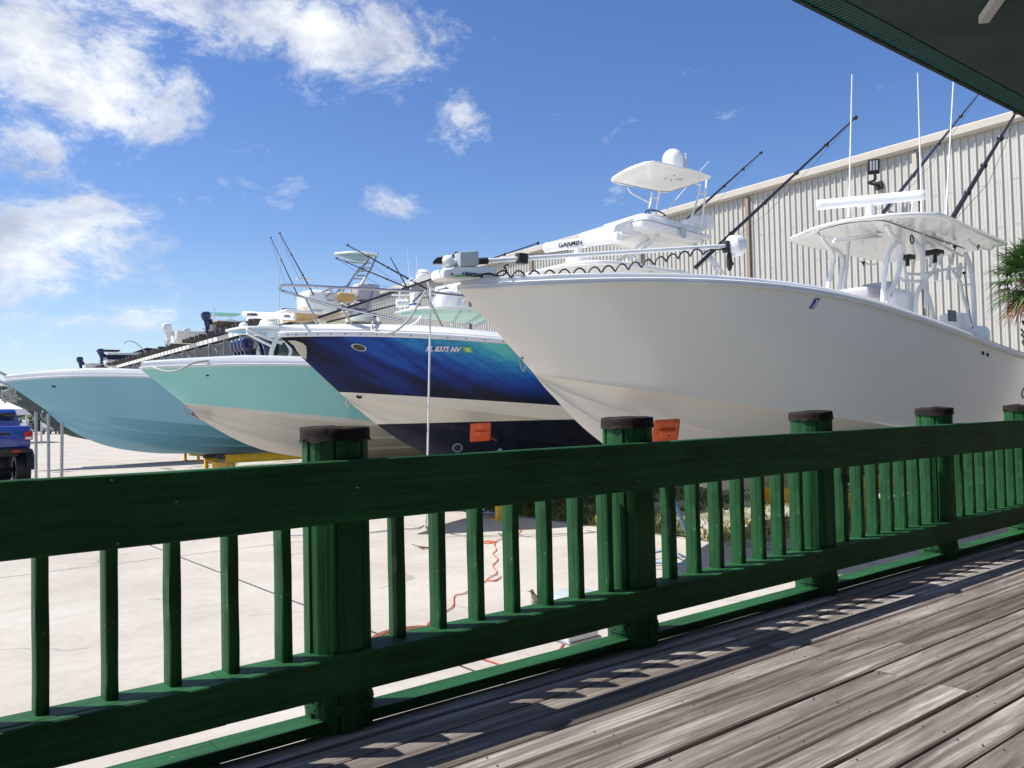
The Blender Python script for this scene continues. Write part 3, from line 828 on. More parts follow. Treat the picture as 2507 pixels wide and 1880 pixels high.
def outboard(root, tr, aft, h, mat, low=None, lab=None, tilt=0, name='outboard_motor'):
    """tr: top of transom bracket point, aft: unit vector away from the boat; h: total height"""
    aft = Vector(aft).normalized(); sd = aft.cross(Z0).normalized(); up = Z0.copy()
    q = Matrix.Rotation(tilt, 3, sd) ; aft2 = q @ aft; up2 = q @ up
    def at(x, z, y=0): return Vector(tr) + aft2*(x*h) + up2*(z*h) + sd*(y*h)
    b = MB()
    rows = []
    for z, x0, x1, w in ((.02, .08, .34, .085), (.06, .04, .38, .11), (.15, .03, .42, .125), (.28, .03, .43, .125), (.36, .05, .41, .115), (.40, .09, .36, .085), (.41, .16, .28, .03)):
        n = 20; ring = []
        for i in range(n):
            t = 2*math.pi*i/n; cx, cy = math.cos(t), math.sin(t)
            ring.append(at((x0+x1)/2 + (x1-x0)/2*math.copysign(abs(cx)**.6, cx), z, w*math.copysign(abs(cy)**.6, cy)))
        rows.append(ring)
    V = b.grid(rows, True); b.face(V[0]); b.face(V[-1])
    o = b.build(name, mat, root, angle=45); 
    if lab: o['label'] = lab
    low = low or mat; b = MB()
    b.prism([at(.07, .03, -.05), at(.33, .03, -.05), at(.26, -.16, -.05), at(.25, -.34, -.05), at(.09, -.34, -.05), at(.10, -.16, -.05)], sd*(.10*h), .015*h)
    b.prism([at(.08, -.34, -.085), at(.36, -.34, -.085), at(.36, -.355, -.085), at(.08, -.355, -.085)], sd*(.17*h))
    b.prism([at(.12, -.35, -.02), at(.25, -.35, -.02), at(.24, -.46, -.02), at(.13, -.46, -.02)], sd*(.04*h))
    b.tube([at(.04, -.46), at(.10, -.46), at(.25, -.46), at(.29, -.46)], [.012*h, .042*h, .042*h, .028*h], 10)
    b.prism([at(.13, -.49, -.008), at(.21, -.49, -.008), at(.20, -.58, -.008)], sd*(.016*h)); b.build('lower_unit', low, o)
    b = MB()
    for k in range(3):
        t = 2*math.pi*k/3+.4; r1 = sd*math.cos(t)+up2*math.sin(t); r2 = r1.cross(aft2)
        c = at(.30, -.46); b.poly([c+r1*.03*h, c+r1*.10*h+r2*.05*h+aft2*.02*h, c+r1*.12*h-r2*.01*h, c+r1*.06*h-r2*.04*h-aft2*.02*h])
    b.build('propeller', 'steel', o)
    b = MB(); b.box(at(.03, -.02), (.12*h, .13*h, .22*h), (aft2, sd, up2)); b.build('bracket', 'black_rubber' if mat != 'white_part' else 'pale_steel', o)
    return o

def antenna(root, base, tip, r_, name='antenna', mat='white_part'):
    b = MB(); b.tube([base, base.lerp(tip, .08), base.lerp(tip, .1), tip], [r_*1.5, r_*1.4, r_, r_*.55], 6); return b.build(name, mat, root)
def outrigger(root, base, tip, r_, mat='dark_carbon', rings=4, name='outrigger'):
    b = MB(); base, tip = Vector(base), Vector(tip)
    b.tube([base, base.lerp(tip, .45), tip], [r_, r_*.8, r_*.4], 8)
    for k in range(1, rings+1):
        c = base.lerp(tip, k/(rings+.001)); b.ball(c, r_*1.35, 5)
    o = b.build(name, mat, root)
    b = MB(); n = (tip-base).normalized(); dn = (Z0 - n*n.z).normalized()*-1
    b.tube([base+dn*.05, base.lerp(tip, .4)+dn*.22, base.lerp(tip, .75)+dn*.12, tip], .004, 4, False); b.build('line', 'dark_carbon', o)
    return o
# ================================================================== boat 1: big cream-white centre console
HB = 'sport boats standing in a row on stands'
H1 = Hull(7.4, [(1127,712),(1163,752),(1245,845),(1309,917),(1375,996),(1404,1028),(1440,1060),(1476,1088),(1530,1122),(1600,1158),(1680,1186),(1780,1204)],
          [(1309,917),(1416,932),(1575,954),(1670,970),(1796,988),(1933,1006),(2192,1042),(2400,1070)],
          [(1258,707),(1416,700),(1575,697),(1700,697),(1846,700),(1974,718),(2065,733),(2156,759),(2240,787),(2320,813),(2411,842),(2507,880)],
          1.66, 5.6, 2.1, 1.42, 5.0, 1.6, 13.2, flare=.9, deg=4)
b1 = thing('centre_console_boat', 'big cream-white sport boat with white hardtop and open radar, nearest in the row', 'boat', (H1.Xb, 7.4, 0), HB)
H1.build_hull(b1, 'cream_gelcoat')
H1.build_rail(b1, .075, .055, 'pale_steel', 'rub_rail')
H1.build_deck(b1, lambda u, q, w: [(1.0, .0), (1.0, .04), (.985, .065), (.94, .078), (.86, .07), (.80, .05), (0, .065)] if q < 4 else [(1.0, .0), (1.0, .04), (.985, .065), (.94, .078), (.86, .07), (.84, .03), (.83, -.25), (0, -.25)], 'white_gelcoat', 'gunwale', zbase=.06)
def on(h, px, py, lo=.3, hi=None, out=.004):
    q, f = h.hit(px, py, lo, hi); p, tx, tz, n = h.topside(q, f, 1, out); p2 = P(px, py, plane=(p, n)); return p2, tx, tz, n
p, tx, tz, n = on(H1, 1280, 882, .3, 3); eye(b1, P(1281, 878, Y=7.37), Vector((.7,0,-.6)), Z0, n, .11)
# blue emblem decal
p, tx, tz, n = on(H1, 1994, 743, 3, 8, .006)
b = MB(); c = [P(x, y, plane=(p, n)) for x, y in ((1981,755),(1993,755.5),(2008,731),(1996,730))]; b.prism(c, -n*.003); dec = b.build('emblem', 'emblem_blue', b1, smooth=False)
b = MB(); p3 = p+n*.003; b.tube(catmull([P(x, y, plane=(p3, n)) for x, y in ((1998.5,736),(1999,741),(1996,744),(1993,746),(1995,748.5),(1991,751.5),(1988.5,751))], 4), .0065, 6); b.ball(P(2000, 735, plane=(p3, n)), .010, 5); b.build('figure', 'letter_pink_white', dec)
for (x, y) in ((2406, 864.5), (2417.5, 868.5)):
    p, tx, tz, n = on(H1, x, y, 6, 12, .004); oval_port(b1, p, tx, tz, n, .028, .030, 'drain_fitting', 'black_rubber')
p, tx, tz, n = on(H1, 2503, 962, 7, 12.6, .005)
text_mesh('C', .26, P(2499, 973, plane=(p, n)), tx, tz, 'letter_dark', 'lettering', b1, shear=.3, bold=.006)

def z4(l): return [(1850+x/2.2116, 150+y/2.2116) for x, y in l]
# hardtop
TT = [(13.7, 6.28), (16.75, 6.28), (16.35, 8.55), (13.25, 8.55)]
nf, nr, fr, ff = P(2300, 531, Y=6.28), P(2468, 596, Y=6.28), P(2190, 640, Y=8.5), P(1938, 594, Y=8.5)
top = slab_top([(v.x, v.y) for v in (nf, nr, fr, ff)], [v.z-.05 for v in (nf, nr, fr, ff)], .07, 'hardtop', 'white_gelcoat', b1, crown=.012, outline=[P(x, y, z=CAMZ+2.93) for x, y in ((1938,595),(1958,578),(2000,561),(2060,547),(2120,538),(2180,531),(2240,528),(2300,529),(2330,539),(2390,566),(2452,592),(2467,599),(2455,604),(2370,618),(2280,633),(2215,643),(2150,640),(2050,621))])
TC = (nf+nr+fr+ff)/4
def z10(l): return [(2040+x/5.53, 560+y/5.53) for x, y in l]
YN, YFa = 6.85, 7.95
b = MB(); b.tube(catmull([P(x, y, z=CAMZ+2.925) for x, y in z4([(350,945),(340,925),(365,908),(480,880),(600,866),(690,864),(760,885),(900,935),(1060,990),(1130,1015)])], 4), .007, 5); b.build('panel_seam', 'black_rubber', b1)
for x, y in ((705,852),(735,862),(765,872),(795,881),(828,891),(857,902),(280,928),(330,932)):
    b = MB(); b.lathe(P(*z4([(x, y)])[0], z=CAMZ+2.93), -Z0, [(.022, 0), (.018, .008), (0, .01)], 10); b.build('deck_light', 'steel', b1)
for x, y in ((1012,937),(1022,932),(1033,937),(1026,945),(1040,930)):
    b = MB(); b.lathe(P(*z4([(x, y)])[0], z=CAMZ+2.928), -Z0, [(.012, 0), (.010, .006), (0, .007)], 8); b.build('speaker_hole', 'black_rubber', b1)
def legpipe(pts, Y, r_=.041, name='hardtop_leg'):
    pp = [P(x, y, Y=Y) for x, y in pts]
    if name == 'hardtop_leg': pp.append(pp[-1] + (pp[-1]-pp[-2]).normalized()*.12 - Z0*.5)
    return pipe(pp, r_, name, 'white_part', b1)
legpipe(z4([(350,935),(368,975),(400,1012),(422,1060),(412,1130),(395,1215)]), YFa)
legpipe(z4([(418,1012),(455,1040),(470,1075),(466,1150),(455,1225)]), YFa)
legpipe(z4([(503,975),(496,1100),(483,1225)]), YFa, .028)
legpipe(z4([(705,885),(735,940),(772,970),(786,1040),(772,1150),(745,1220),(715,1270)]), YN)
legpipe(z4([(778,880),(775,965),(735,1010),(715,1060),(700,1150),(690,1275)]), YN)
legpipe(z4([(848,962),(885,1000),(905,1070),(904,1150),(905,1200),(870,1275)]), YN)
legpipe(z4([(905,935),(908,1040),(908,1190),(935,1270),(960,1370)]), YN, .034)
legpipe(z4([(800,1010),(806,1110),(824,1200)]), YFa, .028)
legpipe(z4([(868,1000),(858,1080),(848,1185)]), YFa, .028)
legpipe(z4([(1135,1040),(1160,1110),(1174,1190),(1182,1300),(1186,1440)]), 6.75, .045)
legpipe(z4([(1070,1135),(1108,1200),(1125,1280),(1150,1370)]), 6.95, .030)
legpipe(z4([(1000,1010),(960,1140),(925,1185)]), 7.9, .030)
for pts, Y, r_ in ((z4([(420,975),(745,938)]), 7.4, .028), (z4([(430,962),(560,948),(740,915)]), 7.2, .02), (z4([(770,1168),(815,1190),(910,1190)]), YN, .028), (z4([(815,1150),(905,1152),(1010,1130),(1125,1118)]), 7.0, .026), (z4([(905,945),(1120,1055)]), YN, .026), (z4([(1112,1212),(1170,1205)]), 6.9, .02),
                   (z4([(1155,960),(1170,985),(1255,1020),(1280,1015),(1285,1000)]), 6.5, .017), (z4([(555,1080),(620,1100),(655,1095),(660,1080)]), 8.4, .017)):
    legpipe(pts, Y, r_, 'cross_tube')
for x, y, x2, y2 in ((985,1140,975,1188),(1050,1125,1040,1183),(1112,1110,1104,1175),(953,1070,945,1115),(1008,1062,997,1105),(1072,1055,1060,1102)):
    a, c = P(*z4([(x, y)])[0], Y=7.0), P(*z4([(x2, y2)])[0], Y=7.0); b = MB(); b.tube([a+Z0*.06, c], .030, 10); b.build('rod_holder', 'white_part', b1)
for x, y, s_ in ((822,1070,1), (968,1045,1.25)):
    c = P(*z4([(x, y)])[0], Y=7.3); b = MB(); b.box(c+Z0*.03, (.22*s_, .2*s_, .08*s_), None, .015); b.tube([c, c-Z0*.13*s_], .035*s_, 8); b.build('spreader_light', 'black_rubber', b1)
for x, y, Y in ((1203,1000,6.5), (584,1090,8.3), (1078,1003,6.9)):
    c = P(*z4([(x, y)])[0], Y=Y); b = MB(); b.box(c, (.06, .05, .05), None, .01); b.tube([c, c-Z0*.07], .012, 6); b.build('outrigger_clip', 'black_rubber', b1)
c = P(*z4([(1045, 985)])[0], Y=7.0); b = MB(); b.lathe(c-Z0*.03, Z0, [(.055, 0), (.06, .04), (.06, .11), (.03, .13)], 14); b.build('camera_light', 'steel', b1)
c = P(*z4([(843, 965)])[0], Y=YN-.01); b = MB(); b.tube([c+Vector((.055*math.cos(t), -.01, .075*math.sin(t))) for t in [2*math.pi*i/20 for i in range(20)]], .012, 6, closed=True); b.build('cable_gland', 'black_rubber', b1)
c = [P(x, y, z=TC.z-.06) for x, y in z4([(930,995)])]
# console, seats
ca, cb_ = P(*z4([(695,1200)])[0], Y=6.75), P(*z4([(900,1340)])[0], Y=6.75)
b = MB(); b.box2((P(2190, 720, Y=6.9).x, 6.9, cb_.z-.9), (P(2252, 720, Y=6.9).x, 7.9, P(2215, 702, Y=6.9).z), .16); b.build('console', 'white_gelcoat', b1)
ca, cb_ = P(*z4([(470,1215)])[0], Y=7.6), P(*z4([(680,1262)])[0], Y=6.75)
b = MB(); cc = P(*z4([(575,1290)])[0], Y=7.3)
b.box(P(2108, 722, Y=7.35), (.55, .6, .22), None, .07); b.box(P(2147, 712, Y=7.2), (.10, .5, .28), None, .04); b.build('forward_seat', 'grey_vinyl', b1)
b = MB(); c = P(2338, 795, Y=6.9); b.box(c-Z0*.05, (.42, .46, .52), None, .10); s_ = b.build('leaning_post', 'white_part', b1)
b = MB(); c2 = P(2331, 773, Y=6.655); b.box(c2, (.30, .03, .20), None, .012); b.build('cushion', 'dark_grey_vinyl', s_)
b = MB(); c = P(2393, 818, Y=6.7); b.box(c-Z0*.1, (.32, .40, .5), None, .12); b.build('aft_seat', 'white_part', b1)
b = MB(); b.tube([P(*q, Y=6.55) for q in z10([(1770,600),(1790,720),(1835,1040),(1885,1350)])], .007, 6); b.ball(P(*z10([(1770,598)])[0], Y=6.55), .03, 6); b.build('fishing_rod', 'black_rubber', b1)
# radar, antennas, outriggers on the hardtop
RA, RC = P(2001, 502, Y=8.2), P(2262, 477, Y=6.72)
rd, ax, sd = radar_bar(b1, RA, RC, .092, TC.z+.02)
antenna(b1, P(2078, 530, Y=8.0), P(2086, 182, Y=8.0), .017)
antenna(b1, P(2257, 530, Y=7.4), P(2246.5, 178, Y=7.4), .017)
antenna(b1, P(2315, 545, Y=6.6), P(2334, 200, Y=6.6), .017)
b = MB(); c = P(2232, 500, Y=7.9); b.tube([P(2230, 530, Y=7.9), P(2234, 502, Y=7.9)], .016, 8); b.ball(P(2234, 497, Y=7.9), .045, 8, (1, 1, .6)); b.build('gps_puck', 'white_part', b1)
outrigger(b1, P(2163, 520, Y=8.35), P(2400, 225, Y=9.4), .040)
outrigger(b1, P(2329, 538, Y=6.35), P(2489, 272, Y=5.6), .045)

# trolling motor on the bow
def z3(l): return [(1000+x/2.458, 350+y/2.458) for x, y in l]
b = MB(); base = [P(*q, Y=7.25) for q in z3([(212,765),(225,752),(300,745),(480,740),(520,750),(545,775),(545,800),(520,812),(330,822),(235,822),(214,805)])]
b.prism(base, (0, .26, 0), .03); tm = b.build('trolling_motor', 'white_part', b1)
g = P(*z3([(300, 800)])[0], Y=7.24)
b = MB(); b.prism([P(*q, Y=7.243) for q in z3([(250,800),(345,792),(405,808),(350,803),(290,806)])], (0, -.003, 0)); b.build('stripe', 'lime_paint', tm, smooth=False)
text_mesh('RHODAN', .055, P(*z3([(343, 798)])[0], Y=7.24), (1, 0, .0), Z0, 'letter_dark', 'lettering', tm, bold=.003, thick=.003)
for x, y in ((262,788),(330,785)): 
    b = MB(); c = P(*z3([(x, y)])[0], Y=7.24); b.lathe(c, (0,-1,0), [(.012, 0), (.010, .006), (0, .007)], 10); b.build('bolt', 'black_rubber', tm)
b = MB(); c = P(*z3([(237, 716)])[0], Y=7.35); b.ball(c, .073, 14); b.tube([c, P(*z3([(318, 722)])[0], Y=7.35)], .04, 12); b.build('motor_pod', 'white_part', tm)
b = MB()
for q in (z3([(235,700),(205,682),(170,690),(150,712),(152,728),(200,730)]), z3([(262,700),(266,672),(285,652),(303,655),(310,672),(312,706),(285,712)])):
    b.prism([P(*k, Y=7.36) for k in q], (.01, .03, .0), .004)
b.build('propeller', 'black_rubber', tm)
b = MB(); b.prism([P(*k, Y=7.36) for k in z3([(133,731),(200,722),(215,738),(160,736)])], (0, .012, 0)); b.build('skeg', 'white_part', tm)
b = MB(); b.prism([P(*k, Y=7.24) for k in z3([(313,655),(420,648),(424,655),(424,738),(315,742)])], (0, .2, 0), .012); b.build('control_box', 'grey_plastic', tm)
sa, sb_ = P(*z3([(425, 712)])[0], Y=7.32), P(*z3([(1935, 618)])[0], Y=6.5)
b = MB(); b.tube([sa, sb_], .026, 14); b.build('shaft', 'white_part', tm)
d = (sb_-sa).normalized(); m_ = sa.lerp(sb_, .15)
b = MB(); b.tube([sa-d*.01, sa+d*.10], .037, 12); b.build('collar', 'black_rubber', tm)
b = MB(); b.box(m_, (.13, .09, .12), None, .015); b.build('shaft_clamp', 'black_rubber', tm)
b = MB(); b.box(sb_-d*.06-Z0*.01, (.07, .09, .15), None, .012); b.build('shaft_clamp', 'black_rubber', tm)
b = MB(); c = P(*z3([(1982, 618)])[0], Y=6.47); b.lathe(c-d*.16, d, [(.05, 0), (.10, .02), (.135, .06), (.140, .14), (.125, .20), (.09, .235), (0, .25)], 24); b.build('motor_head', 'white_part', tm)
b = MB(); b.tube([P(*q, Y=6.5) for q in z3([(1925,640),(1928,655)])], .02, 8); b.tube([P(*q, Y=6.5) for q in z3([(1930,662),(1930,690),(1932,740),(1933,768)])], [.025, .036, .038, .02], 10); b.tube([P(*q, Y=6.5) for q in z3([(1932,690),(1955,732)])], .014, 6); b.build('handle', 'black_rubber', tm)
# coiled cable
b = MB(); ctr = [P(*q, Y=yy) for q, yy in zip(z3([(440,792),(560,785),(700,790),(860,785),(1000,775),(1100,768),(1250,752),(1400,730),(1550,695),(1700,662),(1790,652)]), np.linspace(7.2, 6.55, 11))]
cc = catmull(ctr, 30); tot = 0; pts = []
for i, p in enumerate(cc):
    if i: tot += (p-cc[i-1]).length
    t = tot/.195*2*math.pi; a = .038*min(1, tot/.3)
    pts.append(p + Z0*math.sin(t)*a + Vector((0, .02, 0))*math.cos(t))
pts += [P(*q, Y=6.52) for q in z3([(1820,640),(1870,642),(1920,630)])]
b.tube(pts, .0105, 6); k0 = [P(*q, Y=7.2) for q in z3([(440,812),(440,792),(500,790),(560,800),(590,770),(575,745),(600,730)])]; b.tube(catmull(k0, 4), .010, 6)
b.build('coiled_cable', 'black_rubber', tm)

# ================================================================== boat 2: blue wrapped express boat
def wrap_paint():
    m, nt, b = newmat('ocean_wrap_paint')
    geo = nt.nodes.new('ShaderNodeTexCoord'); sep = nd(nt, 'ShaderNodeSeparateXYZ'); L(nt, geo.outputs['Object'], sep.inputs[0])
    x, z = sep.outputs[0], sep.outputs[2]     # x aft of the bow, z above ground
    mp = nd(nt, 'ShaderNodeMapping'); mp.inputs['Rotation'].default_value = (0, R(-27), 0); mp.inputs['Scale'].default_value = (1, 1, 1); L(nt, geo.outputs['Object'], mp.inputs[0])
    m2 = nd(nt, 'ShaderNodeMapping'); m2.inputs['Scale'].default_value = (.42, .3, 4.2); L(nt, mp.outputs[0], m2.inputs[0])
    st = noise(nt, m2.outputs[0], 1.0, 5, .55, .25)
    m3 = nd(nt, 'ShaderNodeMapping'); m3.inputs['Scale'].default_value = (.9, 1, 3.5); L(nt, geo.outputs['Object'], m3.inputs[0])
    rip = noise(nt, m3.outputs[0], 3.2, 6, .6, .6)
    hgt = math_n(nt, 'SUBTRACT', z, 2.05)
    v = math_n(nt, 'MULTIPLY', math_n(nt, 'MULTIPLY', math_n(nt, 'ADD', x, .25), math_n(nt, 'MAXIMUM', hgt, 0)), .265)
    v = math_n(nt, 'ADD', v, math_n(nt, 'MULTIPLY', math_n(nt, 'SUBTRACT', st, .5), math_n(nt, 'MULTIPLY_ADD', v, 1.0, .55)))
    v = math_n(nt, 'ADD', v, math_n(nt, 'MULTIPLY', math_n(nt, 'SUBTRACT', rip, .5), math_n(nt, 'MULTIPLY', v, .5)))
    r = ramp(nt, [(.0, (.003,.005,.016)), (.14, (.004,.010,.055)), (.30, (.005,.028,.20)), (.46, (.008,.075,.36)), (.64, (.02,.20,.48)), (.82, (.045,.34,.50)), (1.0, (.13,.50,.50))]); L(nt, v, r.inputs[0])
    # paint breaks: white band above the chine, dark bottom
    brk = math_n(nt, 'LESS_THAN', z, math_n(nt, 'MULTIPLY_ADD', x, -.083, 2.36))
    c = mixc(nt, brk, r.outputs[0], (.70,.67,.59))
    bot = math_n(nt, 'LESS_THAN', z, 1.725); n = noise(nt, geo.outputs['Object'], 6, 6)
    rb = ramp(nt, [(.4, (.010,.013,.030)), (.7, (.020,.024,.046))]); L(nt, n, rb.inputs[0])
    c = mixc(nt, bot, c, rb.outputs[0])
    L(nt, c, b.inputs['Base Color']); b.inputs['Roughness'].default_value = .35; b.inputs['Specular IOR Level'].default_value = .22
wrap_paint()
H2 = Hull(12.6, [(686,826),(751,884),(826,957),(880,1006),(920,1037),(967,1073),(1043,1112),(1110,1140),(1200,1160),(1330,1172),(1500,1175)],
          [(838,968),(978,985),(1100,1000),(1300,1021),(1500,1040)],
          [(741,825),(810,823),(876,823),(978,824),(1079,830),(1214,842),(1300,850),(1500,868),(1700,884)],
          1.80, 5.2, 1.9, 1.55, 5.0, 1.5, 11.5, flare=.75)
b2 = thing('express_boat', 'boat with blue ocean-pattern hull, steel bow rail and white tower, second from the right', 'boat', (H2.Xb, 12.6, 0), HB)
H2.build_hull(b2, 'ocean_wrap_paint')
H2.build_rail(b2, .09, .05, 'white_part', 'rub_rail')
H2.build_deck(b2, lambda u, q, w: [(1.0, .0), (1.0, .03), (.97, .055), (.90, .07), (.84, .08+.03*min(1, q/2)), (.76, .09+.07*min(1, q/2)), (.4, .10+.10*min(1, q/2)), (0, .11+.11*min(1, q/2))], 'white_gelcoat', 'deck_moulding', zbase=.085)
spq = H2.sheer_pts(70, 1, .047, .03); b = MB(); b.box(spq[3], (.03, .012, .02)); fs0 = b.build('rail_screw', 'rack_steel', b2, smooth=False)
for i_ in range(5, 60, 2): copy_child(fs0, b2, spq[i_]-spq[3])
# anchor locker opening in the bow, cream lined
p, tx, tz, n = on(H2, 738, 862, .1, 2)
b = MB(); b.prism([P(x, y, Y=12.50-.06*(x-700)/50) for x, y in ((706,834),(722,833),(742,840),(750,848),(751,862),(750,880),(738,872),(728,858),(722,846))], (0, .02, 0), .004); b.build('anchor_recess', 'tan_liner', b2, smooth=False)
p, tx, tz, n = on(H2, 879, 850, .5, 3.5, .006); oval_port(b2, p, tx, tz, n, .115, .085, 'porthole', 'steel', 'glass_dark')
p, tx, tz, n = on(H2, 879, 971, .5, 3.5, .006)
q_ = P(879, 971, Y=12.42); oval_port(b2, q_, Vector((.93,-.36,0)), Vector((.1,.4,.9)).normalized(), Vector((-.35,-.9,.2)).normalized(), .05, .042, 'drain_fitting', 'steel')
eye(b2, P(853, 975, Y=12.6), Vector((.7,0,-.6)), Z0, None, .13)
p, tx, tz, n = on(H2, 1100, 860, 1.5, 6, .006)
a_, c_ = P(1041, 856, plane=(p, n)), P(1130, 859, plane=(p, n))
p0, _, _, n0 = on(H2, 1042, 857, 1.5, 6, .008); p1, _, _, n1_ = on(H2, 1130, 860, 1.5, 7, .008)
xd = (p1-p0).normalized(); wdt = (p1-p0).length
text_mesh('FL 8375 NV', wdt*.19, p0 + n0*.03, xd, Z0, 'letter_pink_white', 'registration', b2, shear=.3, bold=.004, thick=.06)
pa, tx, tz, n = on(H2, 1145, 856, 1.5, 7, .01); 
b = MB(); b.box(pa, (.17, .12, .004), (tx, tz, n)); st_ = b.build('sticker', 'sticker_green', b2, smooth=False)
b = MB(); b.box(pa+n*.003, (.08, .075, .004), (tx, tz, n)); b.build('sticker_centre', 'sticker_yellow', st_, smooth=False)
pt_, tx, tz, n = on(H2, 995, 1102, 1, 5)
oval_port(b2, P(1120, 1096, Y=11.9), Vector((.9,-.3,.25)).normalized(), Vector((0,.5,.85)).normalized(), Vector((-.2,-.8,-.5)).normalized(), .09, .08, 'thruster_tunnel', 'rack_steel')
# bow rail
def Z2(l): return [(640+x/2.962, 560+y/2.962) for x, y in l]
def prail(pts, r_, name='bow_rail', root=b2, mat='steel'): return pipe(pts, r_, name, mat, root)
near = [P(x, y, Y=Y) for x, y, Y in ((684,706,12.60),(688,700,12.45),(700,698,12.3),(760,700,11.9),(808,703,11.65),(880,706,11.4),(960,710,11.2),(1040,714,11.0),(1133,724,10.95),(1250,738,10.9))]
far = [P(x, y, Y=Y) for x, y, Y in ((684,706,12.6),(690,711,12.8),(720,720,13.1),(748,729,13.4),(790,742,13.7),(839,754,13.95),(900,767,14.1),(988,786,14.2))]
prail(near, .021); prail(far, .021)
for a_, c_, Y0, Y1 in (((805,704),(862,795),11.66,11.8), ((748,730),(780,796),13.4,13.3), ((1042,715),(1082,799),11.0,11.0), ((1036,715),(1010,740),11.0,11.05)):
    prail([P(*a_, Y=Y0), P(*c_, Y=Y1)], .019, 'rail_stanchion')
# tower: main hardtop, upper station, canopy
hn, hr, fr2, ff2 = P(1446, 633, Y=11.3), P(1690, 668, Y=11.3), P(1560, 700, Y=13.9), P(1248, 678, Y=13.9)
slab_top([(v.x, v.y) for v in (hn, hr, fr2, ff2)], [v.z-.04 for v in (hn, hr, fr2, ff2)], .08, 'hardtop', 'white_gelcoat', b2, crown=.10, rnd=[1.0, .2, .2, .9])
un, ur, uf2, uff = P(1575, 552, Y=11.65), P(1728, 592, Y=11.65), P(1575, 622, Y=13.5), P(1450, 588, Y=13.5)
cs = [un, ur, uf2, uff]; ctr = sum(cs, Vector())/4
b = MB()
def rr_ring(k, dz, n_=6, r_=.25):
    out = []
    for i in range(4):
        a, p_, q_ = cs[i-1], cs[i], cs[(i+1) % 4]; s1 = p_+(a-p_).normalized()*r_; s2 = p_+(q_-p_).normalized()*r_
        for j in range(n_+1): t = j/n_; out.append(ctr + ((s1*(1-t)**2+p_*2*t*(1-t)+s2*t*t)-ctr)*k + Z0*dz)
    return out
V = b.grid([rr_ring(.02, .0), rr_ring(.6, -.03), rr_ring(.93, -.03), rr_ring(.99, .02), rr_ring(1, .10), rr_ring(1.0, .14), rr_ring(.965, .15), rr_ring(.95, .155), rr_ring(.90, .27), rr_ring(.86, .32), rr_ring(.5, .335), rr_ring(.02, .34)], True)
st2 = b.build('upper_station', 'white_gelcoat', b2, angle=40)
b = MB(); b.grid([rr_ring(1.003, .132), rr_ring(1.003, .152)], True); b.build('trim_line', 'galvanised_steel', st2)
b = MB(); hpts = [P(*q, Y=12.6) for q in ((1452,590),(1462,560),(1497,548),(1528,538),(1532,546),(1550,535),(1590,540),(1590,580))]
b.prism([p_+Vector((0,-.55,0)) for p_ in hpts], (0, 1.1, 0), .05); b.build('dash_pod', 'white_gelcoat', st2)
wc = P(1606, 527, Y=12.4); wn = Vector((.35, -.1, .9)).normalized(); wa = wn.orthogonal().normalized(); wb = wn.cross(wa)
b = MB(); b.tube([wc + wa*math.cos(t)*.24 + wb*math.sin(t)*.24 for t in [2*math.pi*i/28 for i in range(28)]], .016, 8, closed=True)
for t in (0, 2.1, 4.2): b.tube([wc-wn*.05, wc+(wa*math.cos(t)+wb*math.sin(t))*.24], .010, 6)
b.tube([wc-wn*.05, wc-wn*.25], .02, 8); b.build('steering_wheel', 'black_rubber', st2)
cn, cr, cfr, cff = P(1605, 397, Y=11.75), P(1741, 434, Y=11.75), P(1628, 470, Y=13.45), P(1493, 446, Y=13.45)
slab_top([(v.x, v.y) for v in (cn, cr, cfr, cff)], [v.z-.03 for v in (cn, cr, cfr, cff)], .05, 'canopy', 'white_gelcoat', b2, crown=.05, outline=[P(1480+x/5.183, 380+y/5.183, z=CAMZ+5.08) for x, y in ((80,335),(110,290),(250,205),(400,140),(560,100),(650,95),(760,115),(1000,175),(1200,225),(1335,275),(1350,292),(1310,312),(1100,385),(950,435),(820,475),(740,478),(600,452),(400,412),(200,378),(100,350))])
def ZT(l): return [(1480+x/5.183, 380+y/5.183) for x, y in l]
b = MB(); b.tube([P(x, y, z=CAMZ+5.075) for x, y in ZT([(105,335),(400,400),(700,462),(830,462),(1000,408),(1150,365)])], .007, 5); b.build('panel_seam', 'rack_steel', b2)
for x, y in ((772,300),(845,316),(885,258),(915,312),(945,305),(970,310)):
    b = MB(); b.lathe(P(*ZT([(x, y)])[0], z=CAMZ+5.07), -Z0, [(.02, 0), (.016, .008), (0, .009)], 8); b.build('canopy_fitting', 'black_rubber', b2)
def tp(pts, Y, r_=.024, name='tower_tube', sm=True): return pipe([P(x, y, Y=Y) for x, y in pts], r_, name, 'white_part', b2, sm)
tp(ZT([(600,470),(590,580),(560,700)]), 13.0); tp(ZT([(700,450),(680,560),(648,760)]), 12.7); tp(ZT([(290,410),(340,480),(450,540),(590,615)]), 13.1, .018); tp(ZT([(600,545),(690,540)]), 12.85, .016); 
tp(ZT([(1215,370),(1185,540),(1120,740),(1040,900)]), 12.2); tp(ZT([(1300,300),(1270,560),(1245,780),(1210,930)]), 11.9); tp(ZT([(1205,488),(1290,485)]), 12.05, .017)
tp(ZT([(870,160),(960,250),(1130,350),(1200,380)]), 12.1, .018); tp(ZT([(1130,780),(1250,790)]), 12.0, .03); tp(ZT([(1050,930),(1200,950),(1260,930)]), 12.0, .03)
tp(ZT([(1060,1010),(1180,1000),(1250,1060),(1240,1120)]), 12.0, .03); tp(ZT([(1040,1000),(1060,1090),(1110,1150)]), 12.0, .024)
b = MB(); c = P(*ZT([(1180, 880)])[0], Y=12.3)
b.box(c, (.30, .8, .34), None, .08); b.box(P(*ZT([(1130, 1060)])[0], Y=12.2), (.5, .7, .12), None, .05); b.build('helm_seat', 'white_part', st2)
